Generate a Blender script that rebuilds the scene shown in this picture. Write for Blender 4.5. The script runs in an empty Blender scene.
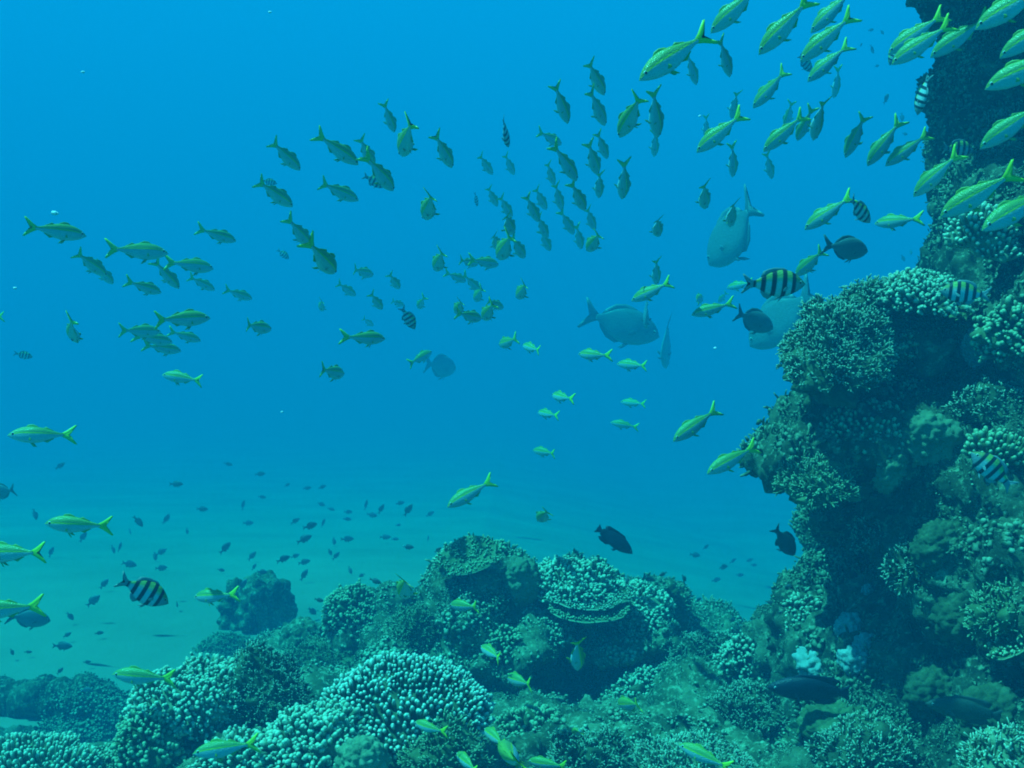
import bpy, math, random
import numpy as np
from mathutils import Vector, Matrix
from mathutils.bvhtree import BVHTree

# ------------------------------------------------------------------ camera, world, sun, exposure
SC = bpy.context.scene
COL = SC.collection
FPX = 1100.0
R = math.radians
cam_d = bpy.data.cameras.new("camera")
cam = bpy.data.objects.new("camera", cam_d)
COL.objects.link(cam)
cam_d.sensor_width = 36.0
cam_d.lens = 36.0 * FPX / 1024.0
cam_d.clip_start = 0.05
cam_d.clip_end = 1000.0
PITCH = R(-12.0)
cam.rotation_euler = (R(90) + PITCH, 0, 0)
SC.camera = cam

SUN_EL, SUN_AZ = 64.0, -85.0          # azimuth from +Y (the view direction), clockwise seen from above
w = bpy.data.worlds.new("World"); SC.world = w; w.use_nodes = True
nt = w.node_tree
sky = nt.nodes.new("ShaderNodeTexSky"); sky.sky_type = 'NISHITA'; sky.sun_disc = False
sky.sun_elevation = R(SUN_EL); sky.sun_rotation = R(SUN_AZ)
bg = nt.nodes["Background"]; bg.inputs[1].default_value = 0.05
nt.links.new(sky.outputs[0], bg.inputs[0])
sd = bpy.data.lights.new("sun", 'SUN'); sd.energy = 5.0; sd.angle = R(0.5); sd.color = (1.0, 0.96, 0.9)
sun = bpy.data.objects.new("sun", sd); COL.objects.link(sun)
sdir = Vector((math.sin(R(SUN_AZ)) * math.cos(R(SUN_EL)), math.cos(R(SUN_AZ)) * math.cos(R(SUN_EL)), math.sin(R(SUN_EL))))
sun.rotation_euler = sdir.to_track_quat('Z', 'Y').to_euler()
sun.location = (0, 0, 30)
SC.view_settings.view_transform = 'Standard'
SC.view_settings.look = 'None'
SC.view_settings.gamma = 1.0
SC.view_settings.exposure = 1.28
SC.render.engine = 'CYCLES'
cy = SC.cycles
cy.use_denoising = True
cy.max_bounces = 6; cy.diffuse_bounces = 1; cy.glossy_bounces = 2; cy.transmission_bounces = 2
cy.volume_bounces = 1; cy.transparent_max_bounces = 8
cy.caustics_reflective = False; cy.caustics_refractive = False
cy.filter_width = 1.9
cy.sample_clamp_indirect = 4.0

# ------------------------------------------------------------------ numpy noise
def _hash(ix, iy, iz, s):
    h = (ix.astype(np.int64) * 374761393 + iy.astype(np.int64) * 668265263 + iz.astype(np.int64) * 2147483647 + s * 974711) & 0xffffffff
    h = ((h ^ (h >> 13)) * 1274126177) & 0xffffffff
    h = ((h ^ (h >> 16)) * 2246822519) & 0xffffffff
    return ((h ^ (h >> 15)) & 0xffffff) / float(0xffffff)

def vnoise(P, s=0):
    """value noise, -1..1"""
    i = np.floor(P).astype(np.int64); f = P - i
    f = f * f * f * (f * (f * 6 - 15) + 10)
    out = 0
    for dx in (0, 1):
        wx = f[:, 0] if dx else 1 - f[:, 0]
        for dy in (0, 1):
            wy = f[:, 1] if dy else 1 - f[:, 1]
            for dz in (0, 1):
                wz = f[:, 2] if dz else 1 - f[:, 2]
                out = out + wx * wy * wz * _hash(i[:, 0] + dx, i[:, 1] + dy, i[:, 2] + dz, s)
    return out * 2 - 1

def fbm(P, scale, octv=4, s=0, rough=0.5):
    P = np.asarray(P, float) * scale; a = 1.0; t = 0; n = 0
    for k in range(octv):
        t = t + a * vnoise(P + 17.3 * k, s + k); n += a; a *= rough; P = P * 2.03
    return t / n

def worley(P, scale, s=0):
    P = np.asarray(P, float) * scale
    i = np.floor(P).astype(np.int64); f = P - i
    best = np.full(len(P), 9.0)
    for dx in (-1, 0, 1):
        for dy in (-1, 0, 1):
            for dz in (-1, 0, 1):
                a, b, c = i[:, 0] + dx, i[:, 1] + dy, i[:, 2] + dz
                q = np.stack([dx + _hash(a, b, c, s), dy + _hash(a, b, c, s + 7), dz + _hash(a, b, c, s + 13)], 1) - f
                best = np.minimum(best, (q * q).sum(1))
    return np.sqrt(best)

# ------------------------------------------------------------------ mesh helpers
def mesh_np(name, V, F, mats, smooth=True, attr=None, midx=None):
    """mesh from arrays; F is an (n,3) or (n,4) array, or a list of such arrays"""
    V = np.asarray(V, np.float32)
    Fs = F if isinstance(F, list) else [F]
    Fs = [np.asarray(f, np.int32) for f in Fs if len(f)]
    me = bpy.data.meshes.new(name)
    me.vertices.add(len(V)); me.vertices.foreach_set("co", V.ravel())
    loops = np.concatenate([f.ravel() for f in Fs])
    tot = np.concatenate([np.full(len(f), f.shape[1], np.int32) for f in Fs])
    st = np.concatenate([[0], np.cumsum(tot)[:-1]]).astype(np.int32)
    me.loops.add(len(loops)); me.loops.foreach_set("vertex_index", loops)
    me.polygons.add(len(tot)); me.polygons.foreach_set("loop_start", st); me.polygons.foreach_set("loop_total", tot)
    me.polygons.foreach_set("use_smooth", np.full(len(tot), smooth))
    if attr:
        for k, a in attr.items():
            la = me.attributes.new(k, 'FLOAT', 'POINT'); la.data.foreach_set("value", np.asarray(a, np.float32))
    for m in (mats if isinstance(mats, (list, tuple)) else [mats]): me.materials.append(m)
    if midx is not None: me.polygons.foreach_set("material_index", np.asarray(midx, np.int32))
    me.update(calc_edges=True); me.validate()
    return me

def link(name, data, parent=None):
    o = bpy.data.objects.new(name, data); COL.objects.link(o)
    if parent is not None: o.parent = parent
    return o

def tag(o, label=None, cat=None, group=None, kind=None):
    if label:
        n = len(label.split())
        if not 4 <= n <= 16: print("LABEL LENGTH", n, label)
        o["label"] = label
    if cat: o["category"] = cat
    if group: o["group"] = group
    if kind: o["kind"] = kind
    return o

CP, SP_ = math.cos(PITCH), math.sin(PITCH)
def cam2w(v): return np.array([v[0], v[1] * CP - v[2] * SP_, v[1] * SP_ + v[2] * CP])
def w2cam(C): return np.stack([C[:, 0], C[:, 1] * CP + C[:, 2] * SP_, -C[:, 1] * SP_ + C[:, 2] * CP], 1)

def at(x, y, d):
    """a point d metres in front of the viewer in the direction of picture point x, y"""
    return cam2w(np.array([(x - 512) / FPX * d, d, -(y - 384) / FPX * d]))

_ico = {}
def ico(n):
    if n not in _ico:
        t = (1 + 5 ** .5) / 2
        V = [(-1, t, 0), (1, t, 0), (-1, -t, 0), (1, -t, 0), (0, -1, t), (0, 1, t), (0, -1, -t), (0, 1, -t), (t, 0, -1), (t, 0, 1), (-t, 0, -1), (-t, 0, 1)]
        F = [(0, 11, 5), (0, 5, 1), (0, 1, 7), (0, 7, 10), (0, 10, 11), (1, 5, 9), (5, 11, 4), (11, 10, 2), (10, 7, 6), (7, 1, 8), (3, 9, 4), (3, 4, 2), (3, 2, 6), (3, 6, 8), (3, 8, 9), (4, 9, 5), (2, 4, 11), (6, 2, 10), (8, 6, 7), (9, 8, 1)]
        V = [tuple(np.array(v) / np.linalg.norm(v)) for v in V]
        for _ in range(n):
            mid = {}; G = []
            def m(a, b):
                k = (min(a, b), max(a, b))
                if k not in mid:
                    p = np.array(V[a]) + np.array(V[b]); V.append(tuple(p / np.linalg.norm(p))); mid[k] = len(V) - 1
                return mid[k]
            for a, b, c in F:
                ab, bc, ca = m(a, b), m(b, c), m(c, a)
                G += [(a, ab, ca), (b, bc, ab), (c, ca, bc), (ab, bc, ca)]
            F = G
        _ico[n] = (np.array(V), np.array(F, np.int32))
    return _ico[n]

def instance(Vt, Ft, pos, X, Y, Z, sc):
    """copies of a template placed into one array: frames X, Y, Z (N,3), scales (N,3)"""
    N = len(pos)
    W = (Vt[None, :, 0, None] * (X * sc[:, 0:1])[:, None, :] + Vt[None, :, 1, None] * (Y * sc[:, 1:2])[:, None, :]
         + Vt[None, :, 2, None] * (Z * sc[:, 2:3])[:, None, :] + pos[:, None, :])
    F = Ft[None] + (np.arange(N) * len(Vt))[:, None, None]
    return W.reshape(-1, 3), F.reshape(-1, Ft.shape[1])

def frames(N_, rng):
    """an orthonormal frame with random twist round each normal"""
    Z = N_ / np.linalg.norm(N_, axis=1, keepdims=True)
    r = rng.normal(size=Z.shape)
    X = r - (r * Z).sum(1, keepdims=True) * Z
    X /= np.linalg.norm(X, axis=1, keepdims=True)
    return X, np.cross(Z, X), Z

def lathe_t(rad, hts, seg):
    V, F, T = [], [], []
    for r, h in zip(rad, hts):
        for k in range(seg):
            a = 2 * math.pi * k / seg + h; V.append((r * math.cos(a), r * math.sin(a), h)); T.append(h)
    n = len(rad)
    for i in range(n - 1):
        for k in range(seg):
            a, b = i * seg + k, i * seg + (k + 1) % seg
            F += [(a, b, b + seg), (a, b + seg, a + seg)]
    V.append((0, 0, hts[-1] + .06)); T.append(hts[-1] + .06)
    for k in range(seg): F.append(((n - 1) * seg + k, (n - 1) * seg + (k + 1) % seg, len(V) - 1))
    return np.array(V), np.array(F, np.int32), np.clip(np.array(T), 0, 1)

FINGER = lathe_t([1, .95, .85, .6], [-.3, .4, .78, .96], 6)
BULB = lathe_t([.8, .85, 1.0, .92, .55], [-.3, .25, .6, .82, .97], 6)
TWIG = lathe_t([1, .8, .5], [-.2, .5, .95], 5)

# ------------------------------------------------------------------ materials
def newmat(name):
    m = bpy.data.materials.new(name); m.use_nodes = True
    t = m.node_tree; b = t.nodes["Principled BSDF"]
    return m, t, b

def N(t, typ, **kw):
    n = t.nodes.new(typ)
    for k, v in kw.items(): setattr(n, k, v)
    return n

def ramp(t, src, stops):
    r = N(t, "ShaderNodeValToRGB"); cr = r.color_ramp
    while len(cr.elements) < len(stops): cr.elements.new(.5)
    for e, (p, c) in zip(cr.elements, stops):
        e.position = p; e.color = (*c, 1) if len(c) == 3 else c
    t.links.new(src, r.inputs[0]); return r

def mixc(t, fac, a, b):
    m = N(t, "ShaderNodeMix", data_type='RGBA')
    for s, i in ((fac, 0), (a, 6), (b, 7)):
        if isinstance(s, (int, float)): m.inputs[i].default_value = s
        elif isinstance(s, tuple): m.inputs[i].default_value = (*s, 1)
        else: t.links.new(s, m.inputs[i])
    return m.outputs[2]

def reef_mat(name, c1, c2, c3, scale=6.0, tip=None, bump=.6, bscale=60.0, spots=None):
    """living rock or coral skin: three colours in patches, an optional pale tip where the mesh says so"""
    m, t, b = newmat(name)
    tc = N(t, "ShaderNodeTexCoord")
    n1 = N(t, "ShaderNodeTexNoise"); n1.inputs["Scale"].default_value = scale; n1.inputs["Detail"].default_value = 8; n1.inputs["Roughness"].default_value = .65
    t.links.new(tc.outputs["Object"], n1.inputs["Vector"])
    yel = lambda c: (c[0], c[1], c[2] * 1.05) if name != "pale_sponge" else c
    r = ramp(t, n1.outputs["Fac"], [(.36, yel(c1)), (.5, yel(c2)), (.64, yel(c3))])
    col = r.outputs[0]
    n2 = N(t, "ShaderNodeTexNoise"); n2.inputs["Scale"].default_value = bscale; n2.inputs["Detail"].default_value = 5; n2.inputs["Roughness"].default_value = .7
    t.links.new(tc.outputs["Object"], n2.inputs["Vector"])
    if spots:
        v = N(t, "ShaderNodeTexNoise"); v.inputs["Scale"].default_value = scale * 5.5; v.inputs["Detail"].default_value = 6; v.inputs["Roughness"].default_value = .75
        t.links.new(tc.outputs["Object"], v.inputs["Vector"])
        rr = ramp(t, v.outputs["Fac"], [(.52, (0, 0, 0)), (.64, (1, 1, 1))])
        col = mixc(t, rr.outputs[0], col, spots)
    if tip:
        a = N(t, "ShaderNodeAttribute", attribute_name="tip")
        rr = ramp(t, a.outputs["Fac"], [(.55, (0, 0, 0)), (1.0, (1, 1, 1))])
        col = mixc(t, rr.outputs[0], col, tip)
    t.links.new(col, b.inputs["Base Color"])
    b.inputs["Roughness"].default_value = .85
    b.inputs["Specular IOR Level"].default_value = .15
    bp = N(t, "ShaderNodeBump"); bp.inputs["Strength"].default_value = bump; bp.inputs["Distance"].default_value = .012
    t.links.new(n2.outputs["Fac"], bp.inputs["Height"]); t.links.new(bp.outputs[0], b.inputs["Normal"])
    return m

M = {}
M['rock'] = reef_mat("reef_rock", (.03, .045, .022), (.09, .11, .05), (.20, .23, .12), 5.0, spots=(.38, .44, .27), bump=1.0, bscale=45)
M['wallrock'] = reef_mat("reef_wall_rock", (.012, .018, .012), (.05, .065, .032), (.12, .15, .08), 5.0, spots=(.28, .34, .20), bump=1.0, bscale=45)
M['growth'] = reef_mat("coral_growth", (.04, .055, .025), (.13, .16, .075), (.28, .32, .17), 7.0, tip=(.5, .56, .38))
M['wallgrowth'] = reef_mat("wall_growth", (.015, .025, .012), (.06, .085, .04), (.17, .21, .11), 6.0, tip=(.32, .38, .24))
M['finger'] = reef_mat("finger_coral", (.06, .07, .035), (.10, .12, .055), (.15, .17, .08), 9.0, tip=(.75, .78, .62))
M['pale'] = reef_mat("pale_coral", (.14, .17, .09), (.24, .28, .15), (.34, .38, .22), 8.0, tip=(.66, .70, .50))
M['brown'] = reef_mat("brown_coral", (.04, .055, .025), (.08, .10, .045), (.15, .18, .09), 9.0, tip=(.55, .61, .42))
M['olive'] = reef_mat("olive_coral", (.07, .09, .035), (.12, .15, .06), (.19, .22, .10), 9.0, tip=(.46, .52, .30))
M['smooth'] = reef_mat("boulder_coral", (.09, .12, .06), (.15, .19, .10), (.22, .25, .14), 4.0, bump=.4, bscale=90)
M['leaf'] = reef_mat("leafy_coral", (.16, .21, .08), (.24, .30, .12), (.30, .36, .17), 7.0, tip=(.55, .62, .38), bump=.4)
M['sponge'] = reef_mat("pale_sponge", (.16, .22, .20), (.28, .35, .32), (.38, .46, .42), 10.0, bump=.8, bscale=40, spots=(.30, .38, .40))

def sand_mat():
    m, t, b = newmat("sand")
    tc = N(t, "ShaderNodeTexCoord")
    n1 = N(t, "ShaderNodeTexNoise"); n1.inputs["Scale"].default_value = .5; n1.inputs["Detail"].default_value = 9; n1.inputs["Roughness"].default_value = .6
    t.links.new(tc.outputs["Object"], n1.inputs["Vector"])
    r = ramp(t, n1.outputs["Fac"], [(.3, (.17, .18, .125)), (.7, (.25, .26, .185))])
    t.links.new(r.outputs[0], b.inputs["Base Color"]); b.inputs["Roughness"].default_value = .95
    b.inputs["Specular IOR Level"].default_value = .1
    wv = N(t, "ShaderNodeTexNoise"); wv.inputs["Scale"].default_value = 6; wv.inputs["Detail"].default_value = 8
    t.links.new(tc.outputs["Object"], wv.inputs["Vector"])
    bp = N(t, "ShaderNodeBump"); bp.inputs["Strength"].default_value = .6; bp.inputs["Distance"].default_value = .02
    t.links.new(wv.outputs["Fac"], bp.inputs["Height"]); t.links.new(bp.outputs[0], b.inputs["Normal"])
    return m
M['sand'] = sand_mat()

# ------------------------------------------------------------------ the water: one closed box of haze round everything
HW, HD, HN, HT, HB = 90.0, 150.0, -40.0, 14.0, -40.0
hb = [(-HW, HN, HB), (HW, HN, HB), (HW, HD, HB), (-HW, HD, HB), (-HW, HN, HT), (HW, HN, HT), (HW, HD, HT), (-HW, HD, HT)]
hf = [(0, 3, 2, 1), (4, 5, 6, 7), (0, 1, 5, 4), (1, 2, 6, 5), (2, 3, 7, 6), (3, 0, 4, 7)]
hm = bpy.data.materials.new("sea_water"); hm.use_nodes = True
ht = hm.node_tree; ht.nodes.remove(ht.nodes["Principled BSDF"])
pv = ht.nodes.new("ShaderNodeVolumePrincipled")
DENS = 0.175
pv.inputs["Density"].default_value = DENS
pv.inputs["Color"].default_value = (.005, .089, .178, 1)
pv.inputs["Absorption Color"].default_value = (.0, .72, .865, 1)
pv.inputs["Anisotropy"].default_value = 0.0
ht.links.new(pv.outputs[0], ht.nodes["Material Output"].inputs["Volume"])
haze = link("haze", mesh_np("haze", hb, np.array(hf), hm, smooth=False)); tag(haze, kind="stuff")

# ------------------------------------------------------------------ sand
SANDZ = -4.0
def sand_h(x, y):
    P = np.stack([x, y, np.zeros_like(x)], 1)
    fall = np.log1p(np.exp(np.clip((y - 9.8) * 1.2, -30, 30))) / 1.2 + np.clip(y - 34.8, 0, 200)
    return SANDZ - 1.2 * np.clip((x + .5) / 6, 0, 1) - 30 * (1 - np.exp(-fall * .30 / 30)) + .03 * fbm(P, .35, 3, 3) + .012 * fbm(P, 2.5, 3, 9)
gx = np.sinh(np.linspace(-5.2, 5.2, 320)) * .95; gx = gx / abs(gx).max() * 85
gy = np.concatenate([np.linspace(-30, 2, 12), 2 + (np.linspace(0, 1, 300)[1:] ** 2.2) * 140])
GX, GY = np.meshgrid(gx, gy)
sz = sand_h(GX.ravel(), GY.ravel())
nx, ny = len(gx), len(gy)
ii = (np.arange(ny - 1)[:, None] * nx + np.arange(nx - 1)[None]).ravel()
sf = np.stack([ii, ii + 1, ii + nx + 1, ii + nx], 1)
sand = link("sand", mesh_np("sand", np.stack([GX.ravel(), GY.ravel(), sz], 1), sf, M['sand'])); tag(sand, kind="structure")

# ------------------------------------------------------------------ the reef rock: ellipsoids fused by a voxel remesh, then roughened
def fuse(name, blobs, mat, voxel, amp=1.0, seed=0):
    Vs, Fs, o = [], [], 0
    V0, F0 = ico(3)
    for c, r in blobs:
        V = V0 * np.array(r) + np.array(c)
        V = V + V0 * (fbm(V, 1.6, 2, seed) * .12)[:, None]
        Vs.append(V); Fs.append(F0 + o); o += len(V)
    me = mesh_np(name + "_raw", np.concatenate(Vs), np.concatenate(Fs), mat)
    ob = link(name, me)
    md = ob.modifiers.new("r", 'REMESH'); md.mode = 'VOXEL'; md.voxel_size = voxel; md.use_smooth_shade = True
    dg = bpy.context.evaluated_depsgraph_get(); dg.update()
    m2 = bpy.data.meshes.new_from_object(ob.evaluated_get(dg))
    ob.modifiers.clear(); ob.data = m2; m2.name = name
    n = len(m2.vertices)
    P = np.empty(n * 3, np.float32); m2.vertices.foreach_get("co", P); P = P.reshape(-1, 3).astype(float)
    def nrm():
        Q = np.empty(n * 3, np.float32); m2.vertices.foreach_get("normal", Q); return Q.reshape(-1, 3).astype(float)
    Nn = nrm()
    d = .16 * fbm(P, 2.2, 3, seed + 1) + .10 * (.45 - worley(P, 4.5, seed + 5))
    P = P + Nn * (d * amp)[:, None]; m2.vertices.foreach_set("co", P.astype(np.float32).ravel()); m2.update()
    Nn = nrm()
    d = .050 * (.5 - worley(P, 11, seed + 8)) + .045 * fbm(P, 14, 3, seed + 2, .65) + .03 * np.abs(fbm(P, 30, 2, seed + 3))
    P = P + Nn * (d * amp)[:, None]; m2.vertices.foreach_set("co", P.astype(np.float32).ravel()); m2.update()
    m2.materials.clear(); m2.materials.append(mat)
    m2.polygons.foreach_set("use_smooth", np.full(len(m2.polygons), True))
    return ob

def E(x, y, d, wx, hy, dep):
    return (at(x, y, d), (wx / FPX * d, dep, hy / FPX * d))

WALL = [E(1016, -25, 5.6, 76, 80, .7), E(1026, 70, 5.5, 72, 90, .7), E(1045, 160, 5.3, 90, 70, .7), E(1030, 205, 5.0, 72, 45, .6),
        E(1050, 270, 4.9, 90, 60, .7), E(915, 326, 4.8, 62, 30, .45), E(930, 375, 5.7, 60, 60, .4), E(850, 345, 4.6, 48, 32, .35), E(1034, 350, 4.7, 76, 90, .7),
        E(880, 405, 4.8, 72, 30, .45), E(850, 430, 4.6, 62, 38, .40), E(806, 464, 4.5, 34, 20, .30), E(905, 448, 4.8, 60, 36, .45),
        E(915, 540, 5.8, 100, 90, .5), E(985, 460, 4.5, 82, 90, .6), E(950, 560, 4.4, 75, 80, .55), E(1030, 590, 4.1, 75, 110, .6),
        E(905, 640, 4.6, 85, 60, .55), E(850, 660, 4.8, 62, 60, .5), E(848, 596, 5.0, 26, 26, .3), E(806, 612, 5.1, 14, 15, .15),
        E(930, 745, 4.2, 130, 50, .8), E(1030, 760, 3.6, 80, 60, .5), E(800, 690, 5.2, 38, 46, .45), E(1060, 420, 4.4, 70, 300, .8), E(838, 515, 5.0, 22, 26, .25), E(940, -150, 4.9, 90, 40, 1.0), E(1030, -130, 4.6, 105, 75, 1.2)]  # last blobs: unseen overhang above the frame, added to shade the upper wall
MOUND = [E(462, 596, 6.4, 54, 50, .5), E(500, 575, 6.5, 48, 26, .4), E(576, 592, 6.6, 38, 20, .38), E(588, 605, 6.6, 38, 14, .4), E(530, 612, 6.5, 46, 24, .6), E(612, 620, 6.45, 50, 20, .6),
         E(630, 612, 6.9, 44, 26, .4), E(660, 610, 7.0, 26, 24, .3), E(655, 640, 6.9, 40, 28, .45), E(560, 650, 7.5, 150, 56, .35), E(575, 618, 7.2, 80, 22, .5), E(400, 622, 6.8, 44, 36, .4),
         E(356, 622, 7.0, 34, 22, .35), E(440, 650, 6.3, 80, 36, .5), E(740, 662, 7.6, 42, 22, .5), E(695, 655, 7.2, 45, 24, .5), E(300, 665, 7.2, 60, 26, .5), E(700, 690, 6.6, 120, 26, .6)]
def B(x, y, z, rx, ry, rz): return (cam2w((x, y, z)), (rx, ry, rz))
BED = [B(.4, 4.5, -2.38, 2.3, 1.5, .85), B(1.6, 5.3, -2.35, 1.6, 1.5, .95), B(-.6, 5.6, -2.4, 1.1, 1.2, .85), B(.8, 6.4, -2.80, 1.9, 1.3, .85),
       B(-1.05, 4.4, -2.05, .55, .55, .55), B(-.55, 3.9, -1.95, .5, .5, .45), B(.3, 3.6, -1.95, .8, .5, .45), B(1.2, 4.1, -1.9, .7, .5, .42), B(2.3, 3.6, -1.9, 1.0, .9, .6), B(-1.5, 4.9, -2.1, .5, .5, .42), B(-1.35, 4.8, -1.85, .5, .45, .36)]
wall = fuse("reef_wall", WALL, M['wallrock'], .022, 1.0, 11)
tag(wall, "tall dark reef wall crusted with corals, rising along the right side", "reef wall")
mound = fuse("reef_mound", MOUND, M['rock'], .024, .9, 23)
tag(mound, "broad coral covered mound with a dark cave, behind the pale tipped finger coral", "reef mound")
bed = fuse("reef_bed", BED, M['rock'], .024, 1.0, 37)
tag(bed, kind="structure")

dg = bpy.context.evaluated_depsgraph_get()
TREES = {}
def bvh(o):
    me = o.data
    vs = [v.co.copy() for v in me.vertices]
    return BVHTree.FromPolygons(vs, [tuple(p.vertices) for p in me.polygons])
for o in (wall, mound, bed, sand): TREES[o.name] = bvh(o)

def cast(x, y, names=("reef_wall", "reef_mound", "reef_bed", "sand")):
    D = Vector(at(x, y, 1.0)); L = D.length; D.normalize(); best = None
    for k in names:
        h = TREES[k].ray_cast(Vector((0, 0, 0)), D)
        if h[0] is not None and (best is None or h[3] < best[2]): best = (h[0], h[1], h[3])
    if best is None: return None
    n = best[1]
    if n.dot(D) > 0: n = -n
    return np.array(best[0]), np.array(n), float(w2cam(np.array([best[0]]))[0, 1])

# ------------------------------------------------------------------ corals
def fib(n, zmin=-.15):
    i = np.arange(n) + .5
    z = 1 - i / n * (1 - zmin); a = i * 2.399963
    r = np.sqrt(np.clip(1 - z * z, 0, 1))
    return np.stack([r * np.cos(a), r * np.sin(a), z], 1)

def dome(rx, ry, rz, seed, amp=.22, n=4, fine=.02):
    V0, F0 = ico(n)
    k = 1 + amp * fbm(V0, 1.7, 2, seed)
    V = V0 * k[:, None] * np.array([rx, ry, rz])
    V = V + V0 * (fine * fbm(V, 14, 3, seed + 1))[:, None]
    V[:, 2] = np.where(V0[:, 2] < -.2, V[:, 2] * .5, V[:, 2])
    return V, F0

def finger_coral(name, mat, rx, ry, rz, n, ln, rad, seed, tmpl=FINGER, up=.35, zmin=-.1, branch=0, jit=.35, amp=.22, dead=.42):
    """a colony: a lumpy base with fingers standing out of it, each with a paler tip"""
    rng = np.random.default_rng(seed)
    D = fib(n, zmin); D += rng.normal(size=D.shape) * .02
    D /= np.linalg.norm(D, axis=1, keepdims=True)
    k = 1 + amp * fbm(D, 1.7, 2, seed)
    S = np.array([rx, ry, rz]); base = D * k[:, None] * S * .93
    nr = D / S; nr /= np.linalg.norm(nr, axis=1, keepdims=True)
    nr = nr + np.array([0, 0, up]) + rng.normal(size=nr.shape) * jit * .5
    X, Y, Z = frames(nr, rng)
    fld = fbm(D, 3.2, 3, seed + 31)
    keep = fbm(D, 2.6, 3, seed + 47) > -dead
    keep |= rng.uniform(size=n) < .25
    base, X, Y, Z, D, fld = base[keep], X[keep], Y[keep], Z[keep], D[keep], fld[keep]; n = len(D)
    L = ln * rng.uniform(.55, 1.3, n) * (1 + .6 * fld); Rr = rad * rng.uniform(.7, 1.25, n) * (1 + .45 * fld)
    Vt, Ft, Tt = tmpl
    V, F = instance(Vt, Ft, base, X, Y, Z, np.stack([Rr, Rr, L], 1))
    tips = np.tile(Tt, n)
    Vs, Fs, Ts = [V], [F], [tips]; o = len(V)
    for b in range(branch):
        hh = rng.uniform(.35, .8, n)
        p = base + Z * (L * hh)[:, None]
        a = rng.uniform(0, 2 * np.pi, n)
        side = X * np.cos(a)[:, None] + Y * np.sin(a)[:, None]
        z2 = Z * .7 + side * .8
        x2, y2, z2 = frames(z2, rng)
        v, f = instance(Vt, Ft, p, x2, y2, z2, np.stack([Rr * .75, Rr * .75, L * .55], 1))
        Vs.append(v); Fs.append(f + o); Ts.append(.25 + .75 * tips); o += len(v)
    v, f = dome(rx, ry, rz, seed, amp, 4, .07)
    Vs.append(v * .88); Fs.append(f + o); Ts.append(np.zeros(len(v)))
    V = np.concatenate(Vs)
    V = V + np.stack([fbm(V, 40, 2, seed + q) for q in range(3)], 1) * rad * .35
    return mesh_np(name, V, np.concatenate(Fs), mat, attr={"tip": np.concatenate(Ts)})

def table_coral(name, mat, rx, ry, th, n, ln, rad, seed):
    """a flat plate on a short foot, its top and rim set with fine nubs"""
    rng = np.random.default_rng(seed)
    ns, nr_ = 48, 8
    ang = np.linspace(0, 2 * np.pi, ns, endpoint=False)
    edge = 1 + .18 * fbm(np.stack([np.cos(ang), np.sin(ang), ang * 0], 1), 1.5, 3, seed)
    V, T = [], []
    for side in (1, -1):
        for i in range(nr_ + 1):
            t = i / nr_
            for k in range(ns):
                r = t * edge[k]
                z = (.35 * t * t * th * 3 if side > 0 else .35 * t * t * th * 3 - th * (1 - t * .75) - (th * 3 * max(0, 1 - t * 3)))
                V.append((rx * r * math.cos(ang[k]), ry * r * math.sin(ang[k]), z)); T.append(.8 if t > .97 else .1)
    F = []
    for s in range(2):
        o = s * (nr_ + 1) * ns
        for i in range(nr_):
            for k in range(ns):
                a, b = o + i * ns + k, o + i * ns + (k + 1) % ns
                q = (a, b, b + ns, a + ns)
                F += [(q[0], q[1], q[2]), (q[0], q[2], q[3])]
    e1, e2 = nr_ * ns, (2 * nr_ + 1) * ns
    for k in range(ns):
        a, b, c, d = e1 + k, e1 + (k + 1) % ns, e2 + (k + 1) % ns, e2 + k
        F += [(a, b, c), (a, c, d)]
    V = np.array(V); V[:, 2] += .25 * th * fbm(V, 12, 2, seed)
    t = np.sqrt(rng.uniform(.0, 1, n)); a = rng.uniform(0, 2 * np.pi, n)
    ei = (a / (2 * np.pi) * ns).astype(int) % ns
    r = t * edge[ei]
    P = np.stack([rx * r * np.cos(a), ry * r * np.sin(a), .35 * t * t * th * 3], 1)
    nn = np.stack([np.cos(a) * t ** 3 * .9, np.sin(a) * t ** 3 * .9, np.ones(n)], 1) + rng.normal(size=(n, 3)) * .2
    X, Y, Z = frames(nn, rng)
    v, f = instance(FINGER[0], FINGER[1], P, X, Y, Z, np.stack([rad * rng.uniform(.7, 1.2, n)] * 2 + [ln * rng.uniform(.6, 1.3, n)], 1))
    return mesh_np(name, np.concatenate([V, v]), np.concatenate([np.array(F), f + len(V)]), mat, attr={"tip": np.concatenate([np.array(T), np.tile(FINGER[2], n)])})

def boulder_coral(name, mat, rx, ry, rz, seed, lump=.24, cell=7.0, n=5):
    V0, F0 = ico(n)
    V = V0 * np.array([rx, ry, rz])
    s = (rx + ry + rz) / 3
    V = V * (1 + .2 * fbm(V0, 1.4, 2, seed))[:, None] + V0 * (lump * s * (.5 - worley(V / s, cell * .5, seed)) + .09 * s * fbm(V / s, 6, 5, seed, .7))[:, None]
    return mesh_np(name, V, F0, mat, attr={"tip": np.zeros(len(V))})

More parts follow.
